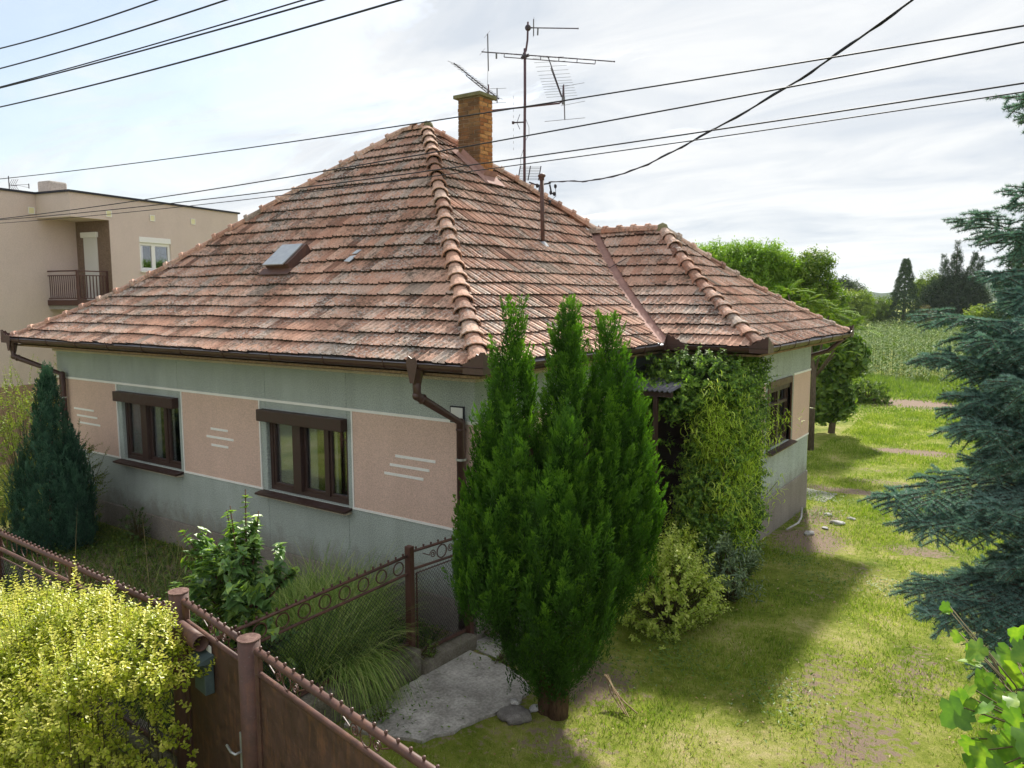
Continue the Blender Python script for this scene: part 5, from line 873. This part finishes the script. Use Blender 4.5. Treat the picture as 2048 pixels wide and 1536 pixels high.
# --- curly willow
wl = empty('corkscrew_willow', (1.75, 3.6, 0), 'yellow green corkscrew willow with curled leaves in front of the dark climber', 'bush')
wm = leafmat('curly_leaf', (.24, .36, .03), (.48, .62, .07), (.75, .85, .18), .45, .5, .3, 2, .3)
tp_ = [(1.2, 3.1, .5), (1.6, 3.2, .45), (2.0, 3.3, .5), (1.05, 3.2, .95), (1.9, 3.3, 1.5), (2.15, 3.9, 1.6), (1.6, 3.5, 2.9), (1.4, 3.4, 2.35), (1.80, 4.07, 2.95), (1.7, 3.95, 2.6), (1.55, 3.8, 2.3), (1.45, 3.7, 2.0), (1.95, 4.1, 2.1), (2.1, 4.2, 2.2), (2.37, 4.4, 2.42), (2.29, 4.2, 1.38), (1.3, 3.5, 1.7), (1.2, 3.4, 1.25), (1.6, 3.6, 1.5), (2.0, 3.8, 1.7), (1.85, 3.7, 1.2), (1.4, 3.4, .95), (2.1, 3.9, 1.1), (1.75, 3.4, .8), (1.5, 3.6, 2.6), (1.95, 4.0, 2.6), (1.3, 3.3, .65), (2.1, 3.6, .7)]
A_2, B_2 = [], []
for t3 in tp_:
    t3 = np.array(t3); b = np.array([1.7, 3.65, max(.1, t3[2] - 1.0)]) + rng.normal(size=3) * [.08, .08, 0]; prev = b
    for k in range(1, 8): c_ = b + (t3 - b) * k / 7 + rng.normal(size=3) * .035; A_2.append(prev); B_2.append(c_); prev = c_
A_2, B_2 = np.array(A_2), np.array(B_2); s2 = np.repeat(np.arange(len(A_2)), 44); fr_ = rng.random(len(s2))[:, None]; Pw = A_2[s2] * (1 - fr_) + B_2[s2] * fr_ + rng.normal(size=(len(s2), 3)) * .11; Dw = rdir(len(s2)) + [.1, -.2, -.1]
leaves('foliage', wm, wl, blades(Pw, Dw, .08 + .06 * rng.random(len(s2)), .014, .25, 6, .16 * rng.normal(size=len(s2)))); v, f, r = joinarr([sticks(A_2, B_2, .005, .004), sticks(A_2, A_2 + rng.normal(size=A_2.shape) * .1, .003, .0015)]); npmesh('branches', v, f, M['twig'], wl, r)
mb = MB(); mb.tube([(1.7, 3.65, -.15), (1.66, 3.6, .9), (1.75, 3.75, 1.9)], [.035, .028, .012], 8); mb.build('trunk', M['bark'], wl, True)
# --- blue spruce at the right edge
spm = leafmat('spruce_needle', (.035, .095, .08), (.16, .31, .27), (.48, .66, .58), .1, .5, .3, 1.3, .4)
sp_ = empty('blue_spruce', (6.2, .1, 0), 'large blue spruce reaching into the right side of the picture', 'tree'); TX = np.array([6.15, .15, 0.])
mb = MB(); mb.tube([(6.15, .15, -.1), (6.15, .15, 3), (6.15, .15, 7.2)], [.16, .11, .02], 12); mb.build('trunk', M['bark'], sp_, True)
axA, axB, axr, nb_ = [], [], [], []
def spray(p, d, L, lvl, droop=.12):
    """recursive flat sprays of a conifer branch"""
    d = d / np.linalg.norm(d); side = np.cross(d, UP); side /= (np.linalg.norm(side) + 1e-6); n = max(2, int(L / .075)); prev = p
    for k in range(1, n + 1):
        s = k / n; c_ = p + d * L * s + UP * (-droop * L * s * s + .10 * L * s ** 3) ; axA.append(prev); axB.append(c_); axr.append(.004 + .012 * (1 - s) * (L / 1.2)); 
        if lvl < 2 and k < n:
            rem = L * (1 - s); l2 = min(.42, .16 + rem * .42) if lvl == 0 else min(.24, .10 + rem * .45)
            for sg in (1, -1):
                if rng.random() < .93:
                    dd = d * .75 + side * sg * (.8 + .2 * rng.random()) + UP * (rng.normal() * .16 - .02); spray(c_, dd, l2 * (.75 + .4 * rng.random()), lvl + 1, droop + .1)
            if lvl == 0 and rng.random() < .8: spray(c_, d * .5 + UP * (-.7 + 1.3 * (rng.random() < .4)) + side * rng.normal() * .5, l2 * .45, 1, .3)
        prev = c_
tipsS = [(4.57, -1.15, 2.68, 3.05), (4.68, -.8, 2.45, 2.85), (4.85, -1.3, 2.55, 2.9), (4.78, -.95, 3.70, 3.75), (4.80, -.9, 4.02, 3.85), (4.95, -.6, 3.85, 3.7), (4.98, -.68, 4.73, 4.2), (5.235, -.49, 4.9, 4.5), (5.2, -.43, 5.56, 5.1), (4.80, -1.2, 2.02, 2.35), (5.0, -1.5, 2.0, 2.35), (5.05, -1.1, 3.45, 3.5), (5.0, -.9, 3.2, 3.4), (5.25, -1.4, 2.75, 3.05), (5.35, -1.5, 3.6, 3.6), (5.2, -1.0, 2.6, 2.9), (5.3, -1.35, 1.85, 2.2), (5.05, -.5, 1.95, 2.3), (5.2, -.4, 3.5, 3.5), (5.5, -1.6, 4.0, 3.9), (5.3, -.9, 4.15, 4.0), (5.6, -1.4, 2.55, 2.9), (5.7, -1.5, 3.3, 3.4), (5.4, -1.2, 1.7, 2.1), (5.15, -1.25, 3.85, 3.8), (5.0, -.5, 3.3, 3.45), (5.0, -1.0, 3.35, 3.5), (5.1, -1.3, 3.25, 3.4), (5.15, -1.1, 3.0, 3.2), (5.2, -.7, 3.15, 3.3), (5.3, -1.2, 3.45, 3.5), (5.4, -1.3, 3.1, 3.25), (5.35, -.9, 2.3, 2.6), (5.45, -1.3, 2.35, 2.6), (5.3, -1.0, 1.5, 1.9), (5.5, -1.3, 1.3, 1.7), (5.1, -.8, 3.6, 3.7), (5.15, -.7, 4.3, 4.2), (5.25, -.5, 4.1, 4.1), (5.4, -1.1, 3.8, 3.85)]
for x_, y_, z_, zt_ in tipsS:
    t3 = np.array([x_, y_, z_]); b = TX + [0, 0, zt_]
    if z_ > 4.85: c3 = t3 + [.35, .25, -.2]; axA.append(b); axB.append(c3); axr.append(.012); b = c3
    spray(b, t3 - b, np.linalg.norm(t3 - b), 0, .10)
for k in range(84): a = 6.283 * rng.random() if k > 34 else -1.9 + 3.8 * rng.random(); z_ = 1.2 + 5.9 * rng.random() ** .8; L = (7.3 - z_) * .21 + .10; spray(TX + [0, 0, z_], np.array([math.cos(a), math.sin(a), .05]), L, 0 if k % 2 else 1, .15)
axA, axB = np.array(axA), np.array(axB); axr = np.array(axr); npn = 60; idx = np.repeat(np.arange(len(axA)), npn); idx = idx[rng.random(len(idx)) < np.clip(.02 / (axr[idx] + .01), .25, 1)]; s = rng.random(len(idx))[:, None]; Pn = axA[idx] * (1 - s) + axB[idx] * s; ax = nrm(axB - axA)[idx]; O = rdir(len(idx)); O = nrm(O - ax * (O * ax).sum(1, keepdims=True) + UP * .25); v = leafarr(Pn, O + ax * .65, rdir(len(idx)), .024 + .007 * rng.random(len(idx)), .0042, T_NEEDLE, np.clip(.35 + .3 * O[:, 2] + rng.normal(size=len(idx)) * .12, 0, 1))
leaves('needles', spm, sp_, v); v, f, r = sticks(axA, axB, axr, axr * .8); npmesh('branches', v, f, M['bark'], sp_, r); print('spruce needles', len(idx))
# --- grape vine
gv = empty('grape_vine', (5.5, -3.4, 0), 'bright green grape vine shoots in the lower right corner', 'vine'); gvm = leafmat('grape_leaf', (.05, .13, .03), (.13, .27, .03), (.42, .58, .05), .42, .45, .4, 14, .9)
gl = np.array([(5.3, -3.48, 2.38), (5.4, -3.47, 2.42), (5.4, -3.55, 2.26), (5.49, -3.48, 2.3), (5.43, -3.27, 2.37), (5.34, -3.07, 2.51), (5.44, -3.0, 2.5), (5.48, -3.1, 2.46), (5.22, -2.79, 2.44), (5.15, -2.47, 2.45), (5.51, -3.46, 2.4), (5.31, -3.35, 2.42), (5.46, -3.63, 2.26), (5.52, -3.7, 2.32), (5.41, -3.42, 2.26), (5.49, -3.34, 2.43), (5.32, -2.86, 2.33), (5.52, -3.18, 2.58), (5.54, -3.42, 2.5), (5.56, -3.66, 2.45), (5.57, -3.01, 2.65), (5.41, -3.04, 2.35), (5.62, -3.3, 2.3), (5.66, -3.5, 2.2), (5.6, -3.75, 2.15), (5.7, -3.2, 2.5)])
Dg = nrm(np.array([-.45, -.55, -.75]) + rng.normal(size=(len(gl), 3)) * .35); Ng = nrm(np.array([.1, -.5, .8]) + rng.normal(size=(len(gl), 3)) * .35)
sz = .085 + .045 * rng.random(len(gl)); sz[8:10] = .06; gl = np.concatenate([gl, gl + rng.normal(size=gl.shape) * .06 + [.03, .05, -.04]]); Dg = np.concatenate([Dg, nrm(Dg + rdir(len(Dg)) * .6)]); Ng = np.concatenate([Ng, nrm(Ng + rdir(len(Ng)) * .5)]); sz = np.concatenate([sz, sz * .8]); v, f, r = leafarr(gl, Dg, Ng, sz, sz * 1.05, T_VINE, rng.random(len(sz)) * .6); r = r.reshape(len(sz), -1); r[:, 16] += .4; r[:, [2, 4, 6, 8, 10, 12, 14]] += .25; npmesh('foliage', v, f, gvm, gv, r.ravel())
mb = MB(); mb.tube([(5.75, -3.2, -.1), (5.72, -3.25, 1.2), (5.66, -3.3, 2.1), (5.6, -3.4, 2.3)], [.03, .022, .012, .006], 7)
for c_ in gl: c_ = Vector(c_); h_ = Vector((5.64, -3.35, 2.15)).lerp(c_, .55) + Vector((0, 0, .06)); mb.tube([(5.66, -3.3, 2.1), h_, c_], [.005, .004, .003], 5)
mb.build('canes', M['twig'], gv, True)
# --- background trees
def tree(name, label, base, blobs, n, ll, lw, mt, T=T_DIA, group='trees beyond the yard', nl=4, up=.4, Ls=.5, trunk=.12, cat='tree', limbs=14, bias=(0, 0, .2)):
    o = empty(name, base, label, cat, group); P, d = blob(n, blobs); D = nrm(d + np.array(bias) + rng.normal(size=d.shape) * .45); L = Ls * (.5 + rng.random(len(P)))
    leaves('crown', mt, o, *shootleaves(P - D * (L * .5)[:, None], D, L, nl, ll, lw, T, up=up)); mb = MB(); b = Vector(base); B0 = np.array(blobs); c_ = Vector(B0[:, :3].mean(0)); mb.tube([b - Vector((0, 0, .2)), b.lerp(c_, .45) + Vector((.08, 0, 0)), c_], [trunk, trunk * .75, trunk * .4], 8)
    for k in range(min(limbs, len(blobs) * 3)): e = Vector(B0[k % len(B0), :3] + rng.normal(size=3) * B0[k % len(B0), 3:6] * .45); s_ = b.lerp(c_, random.uniform(.4, .9)); mb.tube([s_, s_.lerp(e, .5) + Vector((0, 0, .15)), e], [trunk * .4, trunk * .25, trunk * .1], 5)
    mb.build('trunk', M['bark'], o, True); return o
wal = leafmat('walnut_leaf', (.06, .14, .012), (.13, .26, .02), (.30, .44, .04), .4, .5, .3, .5, .5)
aca = leafmat('acacia_leaf', (.05, .11, .012), (.11, .20, .02), (.26, .34, .04), .35, .5, .3, .5, .5)
rn = lambda a: (random.random() - .5) * a
def lumps(c_, r_, k, s_):
    out = []
    for i in range(k):
        d = rdir(1)[0]; rr = (.55 + .45 * random.random()); out.append((c_[0] + d[0] * r_[0] * rr, c_[1] + d[1] * r_[1] * rr, c_[2] + d[2] * r_[2] * rr, s_ * (.6 + .7 * random.random()), s_ * (.6 + .7 * random.random()), s_ * (.35 + .4 * random.random())))
    return out
tree('walnut_tree', 'broad bright green tree rising behind the extension roof', (-3.6, 18.6, -.3), lumps((-3.7, 18.6, 4.8), (2.0, 1.4, 1.15), 28, .8) + [(-3.6, 18.6, 4.5, 2.0, 1.3, 1.5), (-2.3, 19.2, 4.5, .9, .8, 1.1)], 6500, .17, .06, wal, nl=6, Ls=.5)
tree('walnut_tree', 'darker leafy tree just right of the bright broad tree', (-1.35, 20.2, -.3), lumps((-1.4, 20.2, 4.1), (1.0, 1.0, 1.75), 20, .65) + [(-1.4, 20.2, 3.4, 1.0, 1.0, 1.7)], 3000, .15, .09, aca, nl=5, Ls=.45)
# tree of heaven with long pinnate fronds
th_ = empty('tree_of_heaven', (0, 16, -.3), 'tree with long drooping feathery fronds above the eave corner', 'tree', 'trees beyond the yard'); fr_P, fr_D = [], []
for c_, k in (((-.3, 16.0, 3.9), 26), ((.3, 16.2, 3.6), 22), ((.85, 16.2, 3.2), 18), ((-.8, 16.0, 4.2), 14), ((.5, 16.2, 2.5), 14)):
    for i in range(k): d = rdir(1)[0]; d[2] = abs(d[2]) * .6 + .1; fr_P.append(np.array(c_) + d * .15); fr_D.append(d)
fr_P, fr_D = np.array(fr_P), nrm(np.array(fr_D)); pr = []
for k in range(15):
    s = .15 + .85 * k / 15; L = .75; c_ = fr_P + fr_D * (L * s) - UP * (L * .42 * s * s); side = nrm(np.cross(fr_D, UP))
    for sg in (1, -1): pr.append(leafarr(c_, side * sg * .9 + fr_D * .35 - UP * .25, UP + rdir(len(c_)) * .25, .15 * (1 - .4 * s), .045, T_DIA, np.clip(.3 + .5 * rng.random(len(c_)), 0, 1)))
leaves('crown', leafmat('feathery_leaflet', (.05, .11, .015), (.12, .22, .025), (.32, .34, .05), .3, .75, .1, 1, .4), th_, *pr); mb = MB(); mb.tube([(0, 16, -.4), (0, 16, 2), (-.3, 16, 3.6)], [.09, .07, .04], 8); [mb.tube([(0, 16, 1.8), tuple(c_)], [.04, .025], 6) for c_ in ((.3, 16.2, 3.6), (.85, 16.2, 3.2), (-.8, 16, 4.2), (.5, 16.2, 2.5))]; mb.build('trunk', M['bark'], th_, True)
tree('leafy_creeper', 'tall column of large dark hanging leaves behind the far house corner', (-.2, 19.4, -.3), [(-.1, 19.4, 2.3, .85, .6, .8), (-.3, 19.4, 1.2, .7, .6, .9), (.3, 19.5, 2.2, .55, .5, .7), (-.6, 19.3, 2.4, .5, .5, .9), (-.5, 19.3, .5, .5, .4, .5), (.1, 19.4, .7, .4, .35, .6)], 1500, .20, .15, leafmat('broad_hanging_leaf', (.03, .075, .012), (.07, .15, .02), (.22, .32, .04), .3, .45, .4, 1, .4), T_HEART, None, nl=3, up=-.1, Ls=.3, cat='climber', bias=(0, 0, -.6))
def spruceT(label, x, y, z0, h, r, mt, n=1500, tops=1, group='trees beyond the yard', name='spruce_tree'):
    o = empty(name, (x, y, z0), label, 'tree', group); pr = []
    for tpi in range(tops):
        ox, oy, hh = (0, 0, h) if tpi == 0 else (rn(r * 1.5), rn(r), h * (.68 + .22 * random.random())); k = int(n / tops); u_ = rng.random(k) ** .8; z = hh * (1 - u_); th = rng.random(k) * 6.283; layer = (.72 + .28 * np.abs(np.sin(z * 2.6 / max(.6, h / 7) + th * .5))); R2 = (r * .34 if tops > 1 else r) * u_ ** (1.0 if tops == 1 else 1.1) * layer * (.35 + .65 * rng.random(k) ** .4)
        P = np.stack([x + ox + np.cos(th) * R2, y + oy + np.sin(th) * R2, z0 + z + (.35 if tops == 1 else .1)], 1); D = np.stack([np.cos(th), np.sin(th), np.full(k, -.25 if tops == 1 else 1.6)], 1); pr += shootleaves(P, nrm(D), np.full(k, .05 * h), 4, .030 * h, .010 * h, T_DIA, up=.7, tip=.2)
    if tops > 1: P, d = blob(n, [(x, y, z0 + h * .30, r * .95, r * .8, h * .33)]); pr += shootleaves(P, nrm(d * .5 + UP), np.full(n, .07 * h), 4, .04 * h, .011 * h, up=.7)
    leaves('crown', mt, o, *pr); mb = MB(); mb.tube([(x, y, z0 - .2), (x, y, z0 + h * .97)], [.025 * h, .004 * h], 7); mb.build('trunk', M['bark'], o, True)
dsp = leafmat('dark_conifer', (.015, .04, .016), (.04, .08, .033), (.10, .15, .06), .1, .7, .2, .3, .5); dcy = leafmat('cypress_green', (.015, .04, .02), (.04, .08, .04), (.09, .14, .07), .1, .7, .2, .3, .5)
spruceT('single dark spruce tree standing at the end of the corn field', -8.56, 92.8, -.4, 8.6, 2.7, dsp, 2200)
spruceT('group of dark pointed cypress spires right of the lone spruce', -3.9, 97.5, -.4, 10.8, 3.9, dcy, 3000, 9, name='cypress_clump')
spruceT('big dark conifer behind the blue spruce at the right edge', 4.6, 42.5, -.35, 9.0, 2.9, dsp, 2600)
spruceT('second conifer half hidden behind the blue spruce', 9.5, 48, -.35, 9.0, 3.0, dsp, 1400)
mg = leafmat('mid_green_crown', (.05, .10, .015), (.10, .18, .025), (.24, .32, .05), .3, .6, .2, .2, .6); pg = leafmat('light_green_crown', (.08, .15, .02), (.18, .27, .035), (.36, .40, .07), .3, .6, .2, .2, .6); dg = leafmat('dark_round_crown', (.02, .045, .015), (.05, .085, .03), (.10, .15, .05), .2, .6, .2, .2, .6)
def farT(label, x, y, r, h, mt, n=700, ll=.4, zc=.6, kk=12): tree('broadleaf_tree', label, (x, y, -.4), lumps((x, y, h * zc), (r * .6, r * .6, h * .26), kk, r * .5) + [(x, y, h * zc - .2, r * .7, r * .7, h * .36)], n, ll, ll * .5, mt, nl=4, Ls=ll * 2.2, trunk=h * .025)
farT('rounded dark green far tree left of the light green one', -21.5, 122, 5.2, 7.6, dg, 1400, .5)
farT('light green loose tree in front of the rounded dark one', -10.6, 76, 2.6, 5.2, pg, 900, .34)
farT('small light green tree at the left edge of the corn field', -9.5, 66, 1.7, 3.4, mg, 700, .28)
farT('pale green tree between the lone spruce and the cypress spires', -6.9, 101, 2.6, 8.0, pg, 900, .42)
farT('bushy green tree left of the lone spruce behind the corn', -11.4, 92, 2.4, 4.4, mg, 900, .36); farT('low reddish green bush between spruce and cypress', -6.2, 93, 1.8, 3.2, leafmat('olive_crown', (.07, .06, .03), (.13, .12, .05), (.24, .24, .1), .2, .7, .2, .2, .5), 600, .33)
farT('light green bush glowing behind the blue spruce branches', 1.7, 62, 2.2, 3.9, pg, 900, .28); farT('broad green tree far behind the left field edge', -33, 150, 6, 7, mg, 900, .6); farT('wide tree line piece behind the rounded dark tree', -26, 140, 5, 5.6, dg, 900, .6)
farT('low green tree right of the cypress spires', 2.5, 104, 3.4, 5, mg, 900, .45); farT('green tree at the field end near the right edge', 9.5, 100, 4.0, 7, dg, 900, .45)
P, d = blob(2600, [(-16 + 4.6 * k, 112 + 5 * math.sin(k * 2.1), 1.2, 3.2, 2.2, 1.7 + .5 * math.sin(k * 1.7)) for k in range(14)]); tag(leaves('far_scrub', mg, None, *shootleaves(P, nrm(d + UP * .4), np.full(len(P), .9), 4, .45, .22)), 'continuous low scrub closing the far end of the corn field', 'scrub', kind='stuff')
# --- corn field
cm_ = leafmat('corn_leaf', (.05, .11, .02), (.11, .19, .04), (.26, .32, .12), .25, .75, .1, .2, .4); ys_ = np.arange(36, 92, .75); P = []
for y_ in ys_:
    x0_, x1_ = -6.5 - (y_ - 36) * .17, 3.5 + (y_ - 36) * .05; xx = np.arange(x0_, x1_, .42 if y_ < 55 else .6); P.append(np.stack([xx + rng.normal(size=len(xx)) * .22, y_ + rng.normal(size=len(xx)) * .3, -.3 + 0 * xx], 1))
P = np.concatenate(P); h = (1.5 + .4 * rng.random(len(P))) * (1 + .12 * np.sin(P[:, 0] * .9) * np.sin(P[:, 1] * .5)) * sm(34, 44, P[:, 1]) ** .3; pr = [sticks(P, P + UP * (h + .15)[:, None], .014, .006, np.full(len(P), .9))]
for k in range(7): a = rng.random(len(P)) * 6.28; pr.append(blades(P + UP * (h * (.25 + .11 * k))[:, None], np.stack([np.cos(a), np.sin(a), np.full(len(a), .9)], 1), .75, .075, .75, 3))
tag(leaves('corn_field', cm_, None, *pr), 'green corn field stretching to the far trees', 'corn', kind='stuff')
mg2 = leafmat('meadow_blade', (.08, .15, .02), (.17, .27, .035), (.34, .40, .09), .3, .6, .2, .4, .7); n = 52000; y = 22 + 16 * rng.random(n) ** .8; x = rng.uniform(-7, 8, n); kp = (rng.random(n) > soil(x, y)) ; x, y = x[kp], y[kp]; hh = .10 + .30 * sm(26.5, 33, y) * (.6 + .5 * np.sin(x * 1.3 + y)) + .35 * sm(32, 35, y)
tag(leaves('meadow', mg2, None, blades(np.stack([x, y, gz(x, y)], 1), UP + rng.normal(size=(len(x), 3)) * [.4, .4, 0], hh * (.6 + .7 * rng.random(len(x))), .035, .3, 3)), 'rough tall meadow grass between the yard and the corn', 'grass', kind='stuff')
for i, (x_, y_, r_, h_) in enumerate([(-1.7, 27.6, .9, .7), (-.6, 28.0, .8, .75), (-2.6, 28.5, .9, .6), (2.9, 30.2, 1.0, .5)]):
    shrub('pumpkin_plant', ['leftmost low leafy bush at the edge of the bare soil', 'roundest low leafy bush beside the bare soil', 'farther leafy bush behind the edge of the bare soil', 'low leafy bush right of the bare soil patch'][i] , 'plant', (x_, y_, -.1), (r_, r_ * .7, h_), 240, 5, .11, .085, mg, T_HEART, (.15, .35))
# --- small things on the ground
def stone(label, c_, r_, mt, seed, cat='stone', name='stone'):
    r3 = np.random.default_rng(seed); bm = bmesh.new(); bmesh.ops.create_icosphere(bm, subdivisions=3, radius=1); off = r3.normal(size=(6, 3))
    for v in bm.verts:
        k = 1 + sum(.07 * math.sin(3 * v.co.dot(Vector(o_)) + i) for i, o_ in enumerate(off)); v.co = Vector((v.co.x * r_[0] * k, v.co.y * r_[1] * k, max(v.co.z, -.5) * r_[2] * k))
    me = bpy.data.meshes.new(name); bm.to_mesh(me); bm.free(); o = link(me, name, M[mt], None, True); o.location = c_; o.rotation_euler = (0, 0, seed * 1.3); return tag(o, label, cat)
stone('large flat grey boulder at the front edge of the slab', (1.40, -1.22, .03), (.17, .13, .085), 'stone', 3, name='boulder'); stone('small pale stone lying on the grey boulder', (1.36, -1.16, .135), (.05, .035, .03), 'stonel', 5); stone('small stone at the foot of the thuja trunk', (1.48, -.98, .02), (.06, .05, .04), 'stonel', 6)
for i, (x_, y_, s_, lab) in enumerate([(2.35, 8.4, .09, 'largest white rubble piece near the far wall corner'), (2.05, 9.0, .07, 'white rubble piece closest to the wall corner'), (2.5, 8.9, .06, 'flat pale rubble piece in the grass beyond the corner'), (2.1, 7.3, .08, 'grey rubble lump below the extension window'), (2.25, 7.9, .05, 'tiny rubble chip beside the debris strip')]): stone(lab, (x_, y_, float(gz(x_, y_)) + .02), (s_ * 1.5, s_, s_ * .5), 'stonel', 10 + i, 'rubble', 'rubble')
mb = MB(); mb.tube([(1.75, 7.1, -.12), (1.85, 7.5, -.08), (1.78, 8.0, -.1), (1.66, 8.5, -.05)], .018, 6); tag(mb.build('pale_pipe', M['stonel'], None, True), 'pale bent stick leaning along the foot of the extension wall', 'stick')
mb = MB()
for k in range(7): mb.tube([(1.95 + rn(.05), -.35 + rn(.05), .25), (2.1 + rn(.1), -.42 + rn(.1), .12), (2.3 + rn(.15), -.5 + rn(.2), .02)], .006, 4)
tag(mb.build('dead_branch', M['strawtwig'], None), 'dead brown branch hanging to the grass at the right of the thuja', 'branch')
mb = MB(); mb.tube([(-10.9, -1.6, 0), (-10.9, -1.6, 2.6)], .03, 8); tag(mb.build('rusty_pole', M['brown_rail'], None), 'thin rusty brown pole beside the shrubs on the far left', 'pole')

# ------------------------------------------------------------------ air
hz = bpy.data.materials.new('air'); hz.use_nodes = True; t = hz.node_tree; t.nodes.clear(); pv = N(t, 'ShaderNodeVolumePrincipled'); pv.inputs['Color'].default_value = (.82, .9, 1, 1); pv.inputs['Density'].default_value = .00016; pv.inputs['Anisotropy'].default_value = .2; o_ = N(t, 'ShaderNodeOutputMaterial'); t.links.new(pv.outputs[0], o_.inputs['Volume'])
mb = MB(); mb.box(-2600, 1600, -70, 3100, -4, 54); tag(mb.build('haze', hz), 'thin summer haze over the far fields', 'haze', kind='stuff')
